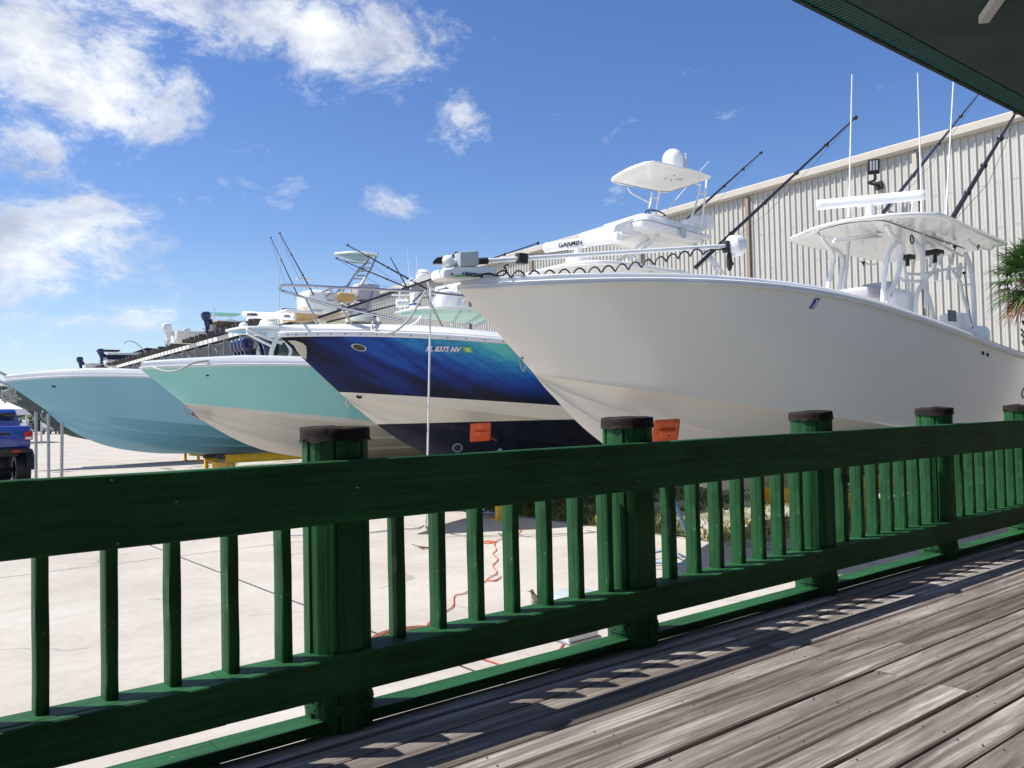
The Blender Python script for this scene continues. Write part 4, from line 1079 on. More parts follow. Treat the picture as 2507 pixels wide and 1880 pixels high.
b = MB(); b.box(P(*ZT([(1003, 975)])[0], Y=11.58), (.16, .02, .26), None, .01); b.build('switch_panel', 'grey_plastic', st2)
for q in ([(690,1010),(600,1100),(420,1240),(280,1340)], [(560,1080),(430,1150),(330,1240),(140,1345)], [(500,1090),(390,1180)], [(1150,1130),(1300,1270),(1440,1500)], [(1270,1190),(1370,1310),(1510,1500)], [(390,1290),(470,1390)], [(560,1290),(590,1400)]):
    tp(ZT(q), 11.9 if q[0][0] != 560 else 12.4, .035 if len(q) > 2 else .022, 'tower_leg')
b = MB()
for (x, y, s_) in ((230,1060,.14), (440,1080,.20), (560,1040,.22), (690,1090,.16)): b.lathe(P(*ZT([(x, y)])[0], Y=12.6), Z0, [(s_*.6, .0), (s_, .05), (s_*.95, .16), (s_*.5, .2)], 18)
b.build('speaker_pods', 'white_part', st2)
b = MB(); c = P(1647, 392, Y=12.5); b.lathe(c-Z0*.12, Z0, [(.235, -.1), (.24, .10), (.225, .22), (.17, .31), (.09, .36), (0, .375)], 28); b.build('radome', 'white_gelcoat', b2)
b = MB(); b.tube([P(1680, 420, Y=12.3), P(1680, 380, Y=12.3)], .032, 10); b.ball(P(1679.5, 378, Y=12.3), .034, 8); b.build('anchor_light', 'grey_plastic', b2)
antenna(b2, P(1610, 540, Y=12.9), P(1735, 395, Y=12.9), .014)
RA, RC = P(1334, 607, Y=13.35), P(1500, 583, Y=11.8)
rd, ax, sd = radar_bar(b2, RA, RC, .105, P(1420, 655, Y=12.6).z)
text_mesh('GARMIN', .15, RA.lerp(RC, .24) + sd*.087 - Z0*.055, ax if ax.dot(R0) > 0 else -ax, Z0, 'letter_dark', 'lettering', rd, bold=.004)
b = MB(); b.box(RC + ax*.12 + Z0*.0, (.25, .2, .2), None, .05); b.box(RC+ax*.3+Z0*.05, (.3, .05, .04)); b.build('camera_mount', 'white_part', rd)
outrigger(b2, P(1665, 552, Y=13.9), P(1863, 374, Y=14.8), .040)
outrigger(b2, P(1702, 655, Y=11.2), P(2094, 288, Y=10.3), .045, rings=5)
for a_, c_ in (((1800, 700), (1835, 590)), ((1815, 620), (1800, 690))): pass
# low windshield seen behind the bow rail (left of the near boat)
# hanging and coiled lines
b = MB(); cc = P(886, 786, Y=12.2); 
for k in range(4):
    b.tube([cc + Vector((math.cos(t)*(.26-.03*k), math.sin(t)*(.26-.02*k), .02*k - .02)) for t in [2*math.pi*i/24 for i in range(24)]], .016, 6, closed=True)
sl_ = [cc + Vector((.1, -.2, 0))] + [P(640+x/2.962, 560+y/2.962, Y=Y) for x, y, Y in ((800,735,11.6),(870,758,11.2),(940,755,10.98),(1010,715,10.9),(1080,640,10.9),(1150,520,10.93),(1190,452,10.97))]
b.tube(catmull(sl_, 6), .017, 7)
dl = tag(b.build('dock_line', 'rope_grey', None, loc=cc), 'grey dock line coiled on the foredeck and looped up to the steel bow rail', 'rope')
b = MB(); hp = [P(1052, 714, Y=10.94), P(1054, 720, Y=10.9), P(1051, 900, Y=10.9), P(1047, 1108, Y=10.9)]
e_ = P(1042, 1262, Y=10.9); e_.z = .03
hp += [hp[-1].lerp(e_, .5), e_ + Z0*.15, P(1040, 1284, z=.02), P(1022, 1292, z=.02), P(985, 1294, z=.02), P(940, 1299, z=.02), P(890, 1303, z=.02), P(700, 1310, z=.02)]
b.tube(catmull(hp, 6), .015, 8)
tag(b.build('water_hose', 'hose_white', None, loc=(e_.x, e_.y, 0)), 'pale hose hanging straight down past the blue hull and curling on the concrete', 'hose')
# ================================================================== boat 3: mint hull
def two_tone(name, top, low, fn):
    m, nt, b = newmat(name)
    geo = nt.nodes.new('ShaderNodeTexCoord'); sep = nd(nt, 'ShaderNodeSeparateXYZ'); L(nt, geo.outputs['Object'], sep.inputs[0])
    lim = fn(nt, sep.outputs[0]); c = mixc(nt, math_n(nt, 'LESS_THAN', sep.outputs[2], lim), top, low)
    n = noise(nt, geo.outputs['Object'], .8, 3); r = ramp(nt, [(.3, (.93,)*3), (.7, (1.04,)*3)]); L(nt, n, r.inputs[0])
    L(nt, mixc(nt, 1.0, c, r.outputs[0], 'MULTIPLY'), b.inputs['Base Color']); b.inputs['Roughness'].default_value = .24; b.inputs['Coat Weight'].default_value = .6; b.inputs['Coat Roughness'].default_value = .06
H3 = Hull(18.5, [(345,905),(370,928),(452,991),(494,1029),(535,1054),(592,1084),(658,1107),(741,1119),(860,1126)],
          [(452,990),(560,1003),(700,1020),(800,1031),(920,1042)],
          [(380,902),(440,900),(506,898),(600,896.5),(700,896),(765,897.6),(900,902),(1050,910)],
          1.5, 5.0, 2.0, 1.3, 4.6, 1.5, 11.0, flare=.8)
q0 = H3.jx; za = H3.zC(q0); zb_ = H3.zC(5.5)
two_tone('mint_over_cream_paint', (.24,.60,.565), (.64,.615,.54), lambda nt, x: math_n(nt, 'MULTIPLY_ADD', x, (zb_-za)/(5.5-q0), za - q0*(zb_-za)/(5.5-q0) + .02))
b3 = thing('mint_boat', 'boat with mint green hull over cream bottom, between the blue and light blue hulls', 'boat', (H3.Xb, 18.5, 0), HB)
H3.build_hull(b3, 'mint_over_cream_paint')
H3.build_rail(b3, .06, .045, 'white_part', 'rub_rail')
DK = lambda u, q, w: [(1.0, .0), (1.0, .03), (.985, .07), (.93, .09+.07*min(1, q/2)), (.84, .09+.09*min(1, q/2)), (.5, .10+.12*min(1, q/2)), (0, .12+.12*min(1, q/2))]
H3.build_deck(b3, DK, 'white_gelcoat', 'gunwale', zbase=.05)
p, tx, tz, n = on(H3, 508, 919, .5, 4, .004); oval_port(b3, p, tx, tz, n, .03, .02, 'drain_fitting', 'black_rubber')
eye(b3, P(458, 997, Y=18.5), Vector((.7,0,-.6)), Z0, None, .15)
b = MB(); pl = [P(x, y, Y=18.2) for x, y in ((478,1010),(508,1012),(526,1030),(494,1029))]; b.prism(pl, (0, .03, 0), .004); b.build('keel_plate', 'tan_liner', b3)
b = MB(); b.prism([P(x, y, Y=18.5) for x, y in ((466,1011),(472,1010),(496,1030),(486,1027),(468,1017))], (0, .02, 0), .003); b.tube([P(472+4*math.cos(t), 1014+4*math.sin(t), Y=18.48) for t in [k*.5 for k in range(13)]], .012, 6); b.build('tow_bracket', 'steel', b3)
hn, hr, fr2, ff2 = P(1120, 751, Y=17.3), P(1290, 758, Y=17.3), P(1180, 792, Y=19.7), P(944, 768, Y=19.7)
hn = P(1040, 750, Y=17.3)
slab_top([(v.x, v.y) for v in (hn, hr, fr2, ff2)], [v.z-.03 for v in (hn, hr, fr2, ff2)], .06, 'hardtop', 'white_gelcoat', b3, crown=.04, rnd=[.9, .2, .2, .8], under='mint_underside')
T3 = (hn+hr+fr2+ff2)/4
RA, RC = P(1068, 712, Y=19.1), P(1172, 692, Y=17.9)
rd, ax, sd = radar_bar(b3, RA, RC, .10, T3.z+.03); 
text_mesh('GARMIN', .085, RA.lerp(RC, .08)+sd*.07-Z0*.03, ax if ax.dot(R0) > 0 else -ax, Z0, 'letter_dark', 'lettering', rd, bold=.004)
text_mesh('xHD', .08, RA.lerp(RC, .82)+sd*.07-Z0*.03, ax if ax.dot(R0) > 0 else -ax, Z0, 'letter_dark', 'lettering', rd, bold=.003)
b = MB(); c = P(1090, 736, Y=18.6); b.lathe(c-Z0*.2, Z0, [(.36, 0), (.37, .25), (.30, .42), (.12, .5), (0, .51)], 26); b.build('radome', 'white_gelcoat', b3)
b = MB(); b.lathe(P(972, 743, Y=18.2), (.9, -.4, .05), [(.10, -.02), (.11, 0), (.10, .05), (.09, .28), (.05, .3)], 18); b.build('horn', 'white_part', b3)
b = MB(); c = P(1016, 755, Y=18.4); b.box(c+Z0*.20, (.20, .22, .40), None, .05); o_ = b.build('life_raft_case', 'white_part', b3); b = MB(); b.box(c+Z0*.1, (.206, .226, .05)); b.build('blue_band', 'emblem_blue', o_)
# framework of an upper helm with small top beyond
for pts in ([(975,735),(985,700),(1010,680)], [(1060,735),(1050,700),(1040,680)], [(1005,725),(1010,690),(1060,672),(1088,690),(1095,720)], [(960,722),(1000,722),(1060,722),(1095,722)]):
    pipe([P(x, y, Y=18.9) for x, y in pts], .02, 'tower_tube', 'white_part', b3)
b = MB(); b.lathe(P(1038, 680, Y=18.9)-Z0*.05, Z0, [(.20, 0), (.22, .03), (.22, .12), (.16, .16), (.20, .18), (.14, .26), (0, .27)], 22); b.build('searchlight_dome', 'white_part', b3)
for (x, y) in ((983,728),(995,727),(1008,726),(1020,726)):
    b = MB(); a_ = P(x, y, Y=18.9); b.tube([a_, a_+Vector((-.04, 0, -.32))], .04, 8); b.build('rod_holder', 'white_part', b3)
for pts in ([(1040,765),(1020,790),(1000,800)], [(1130,760),(1105,795)], [(1200,758),(1130,800)], [(1225,770),(1160,800)]):
    pipe([P(x, y, Y=17.8) for x, y in pts], .04, 'hardtop_leg', 'white_part', b3)
outrigger(b3, P(778, 778, Y=17.4), P(1317, 595, Y=15.8), .032, rings=6)
outrigger(b3, P(800, 789, Y=19.5), P(1070, 721, Y=18.6), .026, rings=3)
outrigger(b3, P(1046, 708, Y=19.3), P(851, 600, Y=20.3), .028, rings=4)
outrigger(b3, P(1002, 706, Y=17.7), P(824, 632, Y=17.0), .022, rings=3)
b = MB(); b.tube([P(1000, 710, Y=18.2), P(955, 629, Y=18.2)], [.02, .010], 6); b.build('fishing_rod', 'dark_carbon', b3)
for x, y0, y1 in ((1003,690,610), (1024,680,620)): antenna(b3, P(x, y0, Y=18.9), P(x-6, y1, Y=18.9), .008)
pipe([P(x, y, Y=Y) for x, y, Y in ((372,897,18.3),(385,903,18.0),(405,909,17.8),(430,908,17.6),(452,899,17.5),(475,888,17.6),(510,883,17.9),(560,880,18.2))], .022, 'bow_line', 'rope_grey', b3)

# ================================================================== boat 4: light blue hull with tower
H4 = Hull(25.0, [(11,935),(54,960),(92,994),(117,1013),(152,1042),(196,1067),(237,1085),(294,1100),(380,1110),(547,1111),(658,1108)],
          [(112,1004),(250,1017),(400,1031),(519,1042),(650,1052)],
          [(60,929),(126,926),(253,923),(370,926),(500,931),(700,938)],
          1.5, 5.2, 2.0, 1.35, 4.8, 1.5, 12.0, flare=.8)
b4 = thing('light_blue_boat', 'boat with plain light blue hull, its bow beside the blue pickup at left', 'boat', (H4.Xb, 25, 0), HB)
H4.build_hull(b4, 'light_blue_gelcoat')
H4.build_rail(b4, .06, .05, 'white_part', 'rub_rail')
H4.build_deck(b4, DK, 'white_gelcoat', 'gunwale', zbase=.05)
p, tx, tz, n = on(H4, 132, 946, .5, 4, .004); oval_port(b4, p, tx, tz, n, .05, .03, 'drain_fitting', 'black_rubber')
eye(b4, P(108, 1008, Y=25), Vector((.7,0,-.6)), Z0, None, .17)
hn, hr, fr2, ff2 = P(700, 801, Y=23.7), P(830, 806, Y=23.7), P(690, 826, Y=26.2), P(536, 812, Y=26.2)
hn = P(600, 799, Y=23.7)
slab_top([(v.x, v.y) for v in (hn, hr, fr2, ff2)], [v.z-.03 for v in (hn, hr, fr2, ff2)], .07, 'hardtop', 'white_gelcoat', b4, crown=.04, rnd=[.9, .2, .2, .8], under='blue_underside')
for pts, r_ in (([(604,805),(650,826),(690,840)], .05), ([(604,815),(640,835),(672,850)], .04), ([(684,812),(668,850),(664,872),(672,885)], .07), ([(700,835),(712,860),(700,885)], .05), ([(640,810),(664,806)], .03)):
    pipe([P(x, y, Y=24.0) for x, y in pts], r_, 'hardtop_leg', 'pale_steel', b4)
for x, y, s_ in ((596, 800, .15), (655, 800, .27)):
    c = P(x, y, Y=25.2); b = MB(); b.lathe(c-Z0*.05, Z0, [(s_, 0), (s_*1.02, s_*.3), (s_*.8, s_*.9), (s_*.35, s_*1.25), (0, s_*1.3)], 24); b.build('radome', 'white_gelcoat', b4)
RA, RC = P(596, 770, Y=26.2), P(722, 776, Y=23.9)
rd, ax, sd = radar_bar(b4, RA, RC, .105, P(660, 800, Y=25).z)
xx = ax if ax.dot(R0) > 0 else -ax
text_mesh('GARMIN', .135, P(604, 772, plane=(RA+sd*.075, sd)), xx, Z0, 'letter_dark', 'lettering', rd, bold=.006)
text_mesh('xHD2', .12, P(694, 776, plane=(RA+sd*.075, sd)), xx, Z0, 'letter_dark', 'lettering', rd, bold=.005)
cn, cr, cfr, cff = P(905, 622, Y=24.1), P(926, 622, Y=24.1), P(885, 643, Y=26.0), P(807, 621, Y=26.0)
cn = P(868, 615, Y=24.1)
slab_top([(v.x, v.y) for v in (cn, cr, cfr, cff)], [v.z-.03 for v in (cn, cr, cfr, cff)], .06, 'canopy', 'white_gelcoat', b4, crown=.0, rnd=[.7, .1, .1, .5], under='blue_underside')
def ZM(l): return [(680+x/3.95, 590+y/3.95) for x, y in l]
def mt(pts, Y, r_=.030, nm='tower_tube', mat='steel'): return pipe([P(*q, Y=Y) for q in ZM(pts)], r_, nm, mat, b4, False)
mt([(968,115),(905,270),(800,430)], 24.3, .04); mt([(850,140),(878,170),(870,200),(740,330),(680,430),(600,470),(380,740)], 24.8, .04); mt([(800,250),(690,400),(620,500)], 25.3, .03)
mt([(635,170),(660,200),(800,215),(905,215)], 25.6, .022)
for a_, c_ in (((815,262),(905,262)), ((800,290),(865,292)), ((725,365),(825,368)), ((760,335),(840,335))): mt([a_, c_], 24.5, .022, 'ladder_rung')
mt([(935,480),(860,660)], 24.2, .03); mt([(950,480),(880,640)], 24.0, .022); mt([(700,520),(760,560),(750,620)], 24.3, .04); mt([(470,545),(500,510),(640,525),(720,545),(760,600)], 24.3, .04); mt([(480,570),(620,590),(690,640)], 24.3, .03)
mt([(700,650),(730,800)], 24.3, .03, 'tower_leg'); mt([(750,640),(715,800)], 24.5, .03, 'tower_leg'); mt([(800,680),(860,790)], 24.5, .03, 'tower_leg'); mt([(890,690),(910,800)], 24.3, .03, 'tower_leg')
def pbox(root, px, py, Y, sz, nm, mat, bev=.05, ax_=None):
    b = MB(); b.box(P(px, py, Y=Y), sz, ax_, bev); return b.build(nm, mat, root)
pbox(b4, 776, 741, 24.9, (1.1, 1.0, .75), 'helm_pod', 'white_gelcoat', .22)
pbox(b4, 836, 729, 24.6, (.62, .8, .26), 'bench_cushion', 'tan_vinyl', .08)
pbox(b4, 735, 774, 25.0, (.9, 1.0, .30), 'visor_liner', 'tan_vinyl', .1); pbox(b4, 728, 767, 24.9, (1.25, 1.1, .10), 'visor', 'white_gelcoat', .04)
pbox(b4, 893, 717, 24.6, (.85, .7, .55), 'backrest', 'grey_vinyl', .12); pbox(b4, 884, 750, 24.6, (.55, .6, .25), 'seat', 'grey_vinyl', .08)
pbox(b4, 880, 780, 24.6, (.75, .7, .5), 'lower_console', 'white_part', .12); pbox(b4, 815, 778, 25.4, (1.1, .7, .42), 'lower_seat', 'tan_liner', .12)
wc = P(793, 713, Y=24.6); b = MB(); b.tube([wc+Vector((math.cos(t)*.2, math.sin(t)*.2, .08*math.cos(t))) for t in [2*math.pi*i/24 for i in range(24)]], .016, 6, closed=True); b.tube([wc, wc-Z0*.2], .03, 6); b.build('steering_wheel', 'black_rubber', b4)
antenna(b4, P(683, 793, Y=25.5), P(686, 557, Y=25.5), .016, mat='grey_plastic')
outrigger(b4, P(741, 749, Y=26.4), P(663, 581, Y=27.4), .022, rings=3); outrigger(b4, P(768, 722, Y=23.8), P(685, 571, Y=23.0), .024, rings=3)
b = MB(); b.box(P(747, 683, Y=24), (.55, .04, .05)); b.build('spreader', 'white_part', b4)
# far side rail and dark outboards glimpsed under the mint boat's deck line
# ================================================================== boat 5: dark teal hull at the far left
H5 = Hull(38.0, [(-62,950),(0,978),(64,1006),(112,1040),(170,1068),(260,1084),(400,1090)],
          [(64,1004),(160,1022),(300,1034),(500,1046)], [(0,946),(60,943),(200,940),(500,946)], 1.6, 5.5, 2.0, 1.35, 5, 1.5, 11, flare=.8)
b5 = thing('teal_boat', 'boat with dark teal hull half hidden behind the light blue bow, far left', 'boat', (H5.Xb, 38, 0), HB)
H5.build_hull(b5, 'teal_gelcoat'); H5.build_rail(b5, .07, .05, 'white_part'); H5.build_deck(b5, DK, 'white_gelcoat', 'gunwale', zbase=.05)
pipe([P(-60, 905, Y=37.6), P(0, 912, Y=37), P(30, 927, Y=36.8), P(36, 932, Y=36.8)], .05, 'bow_rail', 'steel', b5, False); pipe([P(-40, 925, Y=37.4), P(0, 934, Y=37), P(26, 948, Y=36.7)], .05, 'bow_rail', 'steel', b5, False)
rp = P(20, 955, Y=36.2); b = MB(); rnd = random.Random(4)
for k in range(7):
    pts = [rp + Vector((rnd.uniform(-.25, .3), rnd.uniform(-.08, .08), -.02-.10*k*.4 + rnd.uniform(-.25, .25))) for _ in range(6)]
    b.tube(catmull(pts + [pts[0]], 5), .03, 6)
b.tube(catmull([P(12, 976, Y=36.2), P(30, 970, Y=36.2), P(52, 978, Y=36.2)], 4), .03, 6)
tag(b.build('rope_bundle', 'rope_grey', None, loc=rp), 'tangled grey rope bundle hanging on the dark teal bow at far left', 'rope')

# ================================================================== jack stands and yellow trestles
def jack_stand(pad, base, r_, nm, label, padmat='orange_paint', legmat='blue_steel_paint', w_=.30, nrm=None):
    pad, base = Vector(pad), Vector(base); base.z = 0
    t = thing('boat_stand', label, 'boat stand', base, 'jack stands propping the hulls')
    head = Vector((base.x, base.y, pad.z-.32))
    n = (nrm or Vector((-.35, -.85, -.40))).normalized(); sx = Vector((1, -.4, .05)); sx = (sx - n*sx.dot(n)).normalized(); sy = n.cross(sx).normalized()
    b = MB(); b.box(pad, (w_, w_*.95, .045), (sx, sy, n), .03); pd = b.build('pad', padmat, t)
    b = MB(); b.box(pad+n*.05, (w_*.62, .09, .07), (sx, sy, n), .01); b.lathe(pad+n*.03+sx*w_*.32+sy*w_*.32, n, [(.03, 0), (.02, .02)], 10); b.build('pad_bracket', padmat, pd)
    b = MB(); b.tube([pad+n*.08, head+Z0*.12, head], .022, 10); b.build('screw', 'rust', t)
    b = MB(); b.lathe(head-Z0*.05, Z0, [(.035, -.06), (.045, 0), (.045, .1), (.03, .12)], 12); b.tube([head+Vector((-.14, 0, .05)), head+Vector((.14, 0, .05))], .012, 6); b.build('collar', legmat, t)
    feet = [base + Vector((math.cos(a)*r_, math.sin(a)*r_, .02)) for a in (R(-90), R(30), R(150))]
    for f in feet:
        b = MB(); b.tube([head, f], .022, 10); b.box(f-Z0*.012, (.09, .09, .012)); b.build('leg', legmat, t)
    b = MB()
    for i in range(3): b.tube([feet[i]+Z0*.06, feet[(i+1) % 3]+Z0*.06], .013, 8)
    b.build('brace_ring', legmat, t, merge=False)
    return t
jack_stand(P(1630, 1057, Y=6.55), P(1672, 1392, z=0)+Vector((.0, .35, 0)), .62, 's1', 'jack stand with orange pad under the cream hull, right of the second railing post', w_=.33)
jack_stand(P(1176, 1058, Y=11.5), P(1246, 1262, z=0)+Vector((-.1, .1, 0)), .48, 's2', 'jack stand with orange pad against the dark bottom of the blue-patterned boat', w_=.36)
def ibeam(b, a, c, h=.22, w_=.16, t_=.02):
    a, c = Vector(a), Vector(c); b.beam(a+Z0*(h/2), c+Z0*(h/2), w_, t_); b.beam(a-Z0*(h/2), c-Z0*(h/2), w_, t_); b.beam(a, c, t_, h-.03)
def trestle(x0, x1, y, z, label, bunk=True):
    t = thing('trestle', label, 'boat trestle', (x0, y, 0), 'yellow steel trestles under the hulls')
    b = MB(); ibeam(b, (x0+.3, y-1.0, z-.26), (x0+.3, y+1.0, z-.26)); b.build('cross_beam', 'yellow_paint', t, smooth=False)
    b = MB(); ibeam(b, (x1-.3, y-1.0, z-.26), (x1-.3, y+1.0, z-.26)); b.build('cross_beam', 'yellow_paint', t, smooth=False)
    for s in (-1, 1):
        b = MB(); ibeam(b, (x0+.05, y+s*.9, z), (x1-.05, y+s*.9, z)); b.build('side_beam', 'yellow_paint', t, smooth=False)
        for x in (x0+.1, x1-.1):
            b = MB(); b.box2((x-.05, y+s*.9-.05, .02), (x+.05, y+s*.9+.05, z-.12)); b.box2((x-.12, y+s*.9-.12, 0), (x+.12, y+s*.9+.12, .02)); b.build('leg', 'yellow_paint', t, smooth=False)
        if bunk:
            b = MB(); b.beam((x0-.1, y+s*.55, z+.05), (x1+.1, y+s*.55, z+.05), .1, .12); b.build('bunk', 'rack_wood', t, smooth=False)
trestle(11.6, 15.2, 7.4, .70, 'yellow steel trestle carrying the cream-white boat above the gravel')
trestle(8.9, 13, 12.6, .62, 'yellow steel trestle under the blue-patterned hull')
trestle(9.0, 13, 18.5, .55, 'yellow steel trestle beneath the mint green boat')
zt = P(560, 1123, Y=24.2).z; xt = P(551, 1120, Y=24.0).x
trestle(xt, xt+4, 25, zt, 'yellow trestle with tilted bunk bracket under the light blue hull')
b = MB(); q = P(549, 1107, Y=24.0)
trestle(12, 15, 38, .6, 'yellow trestle standing under the dark teal hull at left')

# ================================================================== warehouse
AZ = R(87.25); TD = Vector((math.cos(AZ), math.sin(AZ), 0)); ND = Vector((-math.sin(AZ), math.cos(AZ), 0))
Wp = P(2474, 283, X=30.0); HT = Wp.z; Wp.z = 0
wh = thing('warehouse', 'huge beige metal boat warehouse with ribbed wall behind the boats', 'warehouse', Wp)
def WPt(e, n, z): return Wp + TD*e + ND*n + Z0*z
b = MB(); rows = []; e = -22.0; pr = .265
prof = []
while e < 105:
    prof += [(e, 0), (e+.045, 0), (e+.06, .062), (e+.09, .062), (e+.105, 0), (e+.175, 0), (e+.182, .008), (e+.194, .008), (e+.2, 0)]; e += pr
b.grid([[WPt(a, n_, 0) for a, n_ in prof], [WPt(a, n_, HT-.18) for a, n_ in prof]])
b.build('wall', 'warehouse_panel', wh, smooth=False, merge=False)
b = MB(); b.prism([WPt(-22, -45, HT-.2), WPt(-22, -22, HT+1.6), WPt(-22, -.02, HT-.2), WPt(-22, -.02, HT-.3), WPt(-22, -45, HT-.3)], TD*127); b.build('roof', 'trim_beige', wh, smooth=False)
b = MB(); b.prism([WPt(-22, -.01, HT-.30), WPt(-22, .20, HT-.30), WPt(-22, .28, HT-.22), WPt(-22, .28, HT+.02), WPt(-22, .24, HT+.06), WPt(-22, -.01, HT+.06)], TD*127); b.build('gutter', 'trim_beige', wh, smooth=False)
b = MB(); b.prism([WPt(-22, -.5, 0), WPt(-22, -45, 0), WPt(-22, -45, HT-.4), WPt(-22, -.5, HT-.4)], TD*.1); b.prism([WPt(105, .02, 0), WPt(105, -45, 0), WPt(105, -45, HT-.4), WPt(105, .02, HT-.4)], TD*.1); b.build('end_wall', 'warehouse_panel', wh, smooth=False)
def wall_e(px, py): 
    q = P(px, py, plane=(Wp, ND)); return (q-Wp).dot(TD), q.z
for px, py in ((2243, 380), (1833, 500), (1570, 560), (1305, 640), (1150, 690)):
    e_, z_ = wall_e(px, py)
    b = MB(); b.box(WPt(e_, .10, (HT-.4)/2), (.16, .12, HT-.42), (TD, ND, Z0)); b.build('downspout', 'trim_brown' if px < 2200 else 'trim_beige', wh, smooth=False)
    b = MB(); b.box(WPt(e_-.14, .055, (HT-.4)/2), (.07, .02, HT-.42), (TD, ND, Z0)); b.build('seam_strip', 'rack_steel', wh, smooth=False)
b = MB(); e = -22.0
while e < 46:
    for z in (HT-.75, HT-2.1, HT-3.6, HT-5.1, HT-6.6, HT-8.1):
        b.box(WPt(e+.135, .004, z), (.028, .012, .028), (TD, ND, Z0)); b.box(WPt(e+.24, .004, z), (.028, .012, .028), (TD, ND, Z0))
    e += pr*2
tag(b.build('wall_screws', 'rack_steel', wh, smooth=False, merge=False), kind='stuff')
# flood light on the wall
e_, z_ = wall_e(2155, 455)
fl = thing('flood_light', 'black flood light on a curved arm fixed to the warehouse wall', 'flood light', WPt(e_, .04, z_))
b = MB(); b.tube(catmull([WPt(e_, .06, z_), WPt(e_, .35, z_), WPt(e_+.10, .6, z_+.06), P(2142, 440, plane=(WPt(0, .8, 0), ND)), P(2141, 420, plane=(WPt(0, .86, 0), ND))], 5), .05, 8); b.box(WPt(e_, .08, z_), (.26, .10, .30), (TD, ND, Z0)); b.build('arm', 'black_rubber', fl)
hc = P(2139, 408, plane=(WPt(0, .9, 0), ND)); hn_ = Vector((-.8, -.5, -.28)).normalized(); hs_ = hn_.cross(Z0).normalized(); hu = hs_.cross(hn_)
b = MB(); b.box(hc, (.40, .54, .08), (hs_, hu, hn_), .03); hd = b.build('lamp_head', 'black_rubber', fl)
for k in (-1, 0, 1):
    b = MB(); b.box(hc+hn_*.042+hs_*k*.10+hu*.05, (.066, .34, .01), (hs_, hu, hn_)); b.build('lens', 'clear_lens', hd, smooth=False)

# ================================================================== palm behind the near boat
def palm():
    c = P(2538, 684, X=19.5); base = Vector((c.x, c.y, 0))
    t = thing('palm_tree', 'fan palm with bushy green crown against the warehouse wall at right edge', 'palm tree', base)
    b = MB(); rows = []; rnd = random.Random(2)
    for k in range(20):
        z = c.z*k/19; r_ = .17 + .02*math.sin(k*2.7) + (.07 if k > 13 else 0)
        rows.append([base + Vector((math.cos(a)*r_*(1+.06*mnoise.noise((a*3, z*4, 0))), math.sin(a)*r_, z)) for a in [2*math.pi*i/18 for i in range(18)]])
    b.grid(rows, True)
    for k in range(60):
        a = rnd.uniform(0, 6.28); z = rnd.uniform(c.z*.65, c.z-.05); d = Vector((math.cos(a), math.sin(a), 0)); p_ = base+d*.2+Z0*z
        b.beam(p_, p_+d*.12+Z0*.22, .09, .03)
    b.build('trunk', 'palm_trunk', t)
    b = MB(); bd = MB()
    for k in range(46):
        a = k*2.4; el = R(75 - 125*(k/46)**1.05) + rnd.uniform(-.1, .1); mb = bd if el < R(-42) else b
        d = Vector((math.cos(a)*math.cos(el), math.sin(a)*math.cos(el), math.sin(el))); o = c + d*.12
        hub = o + d*rnd.uniform(.34, .5) - Z0*.06*max(0, math.cos(el)); mb.tube([o, (o+hub)/2+Z0*.04, hub], [.014, .011, .008], 5)
        s = d.cross(Z0); s = s.normalized() if s.length > .1 else Vector((1,0,0)); u = s.cross(d)
        for j in range(30):
            th = R(-115 + 230*j/29) + rnd.uniform(-.04, .04)
            dd = (d*math.cos(th) + s*math.sin(th) + u*.10).normalized(); ln = rnd.uniform(.50, .68)*(1-.25*abs(th)/2)
            w_ = dd.cross(u).normalized()*.017; m1 = hub+dd*ln*.55; tipp = hub+dd*ln - Z0*ln*rnd.uniform(.12, .38)
            v = [mb.bm.verts.new(x) for x in (hub-w_*.3, hub+w_*.3, m1+w_, m1-w_)]; mb.face(v)
            v2 = [mb.bm.verts.new(tipp)]; mb.face([v[3], v[2], v2[0]])
    b.build('crown', 'palm_frond', t, smooth=False, merge=False); bd.build('dead_fronds', 'dead_frond', t, smooth=False, merge=False)
palm()

# ================================================================== dry rack along the warehouse
Rp = P(554, 820, X=24.0); RH = Rp.z; Rp.z = 0
rk = thing('boat_rack', 'grey steel boat storage rack with dark timber runners stretching along the warehouse', 'boat rack', Rp)
def RPt(e, n, z): return Rp + TD*e - ND*n + Z0*z      # n: depth away from the camera side
E0, E1 = -16, 66
b = MB()
for n_ in (0, 5.5): b.beam(RPt(E0, n_, RH-.12), RPt(E1, n_, RH-.12), .12, .34)
b.build('top_beam', 'pale_steel', rk, smooth=False, merge=False)
lv = [RH-3.2, RH-6.0]
b = MB()
for z in lv:
    for n_ in (0, 5.5): b.beam(RPt(E0, n_, z), RPt(E1, n_, z), .1, .24)
b.build('level_beam', 'rack_steel', rk, smooth=False, merge=False)
k = 0; e = E0
while e <= E1:
    for n_ in (0, 5.5):
        b = MB(); b.box(RPt(e, n_, (RH-.3)/2), (.22, .22, RH-.32), (TD, ND, Z0)); b.build('column', 'rack_steel', rk, smooth=False)
    b = MB()
    for zt_, zb in ((RH-.35, lv[0]), (lv[0], lv[1])): b.beam(RPt(e, .1, zt_), RPt(e, 5.4, zb), .08, .08); b.beam(RPt(e, .1, zb), RPt(e, 5.4, zt_-.1), .08, .08)
    b.build('cross_brace', 'rack_steel', rk, smooth=False)
    if k % 2 == 0 and e+4 < E1:
        b = MB(); b.beam(RPt(e+.15, .15, RH-.4), RPt(e+3.9, .15, lv[0]), .07, .07); b.beam(RPt(e+.15, .22, lv[0]), RPt(e+3.9, .22, RH-.4), .07, .07); b.build('face_brace', 'rack_steel', rk, smooth=False)
    e += 4.1; k += 1
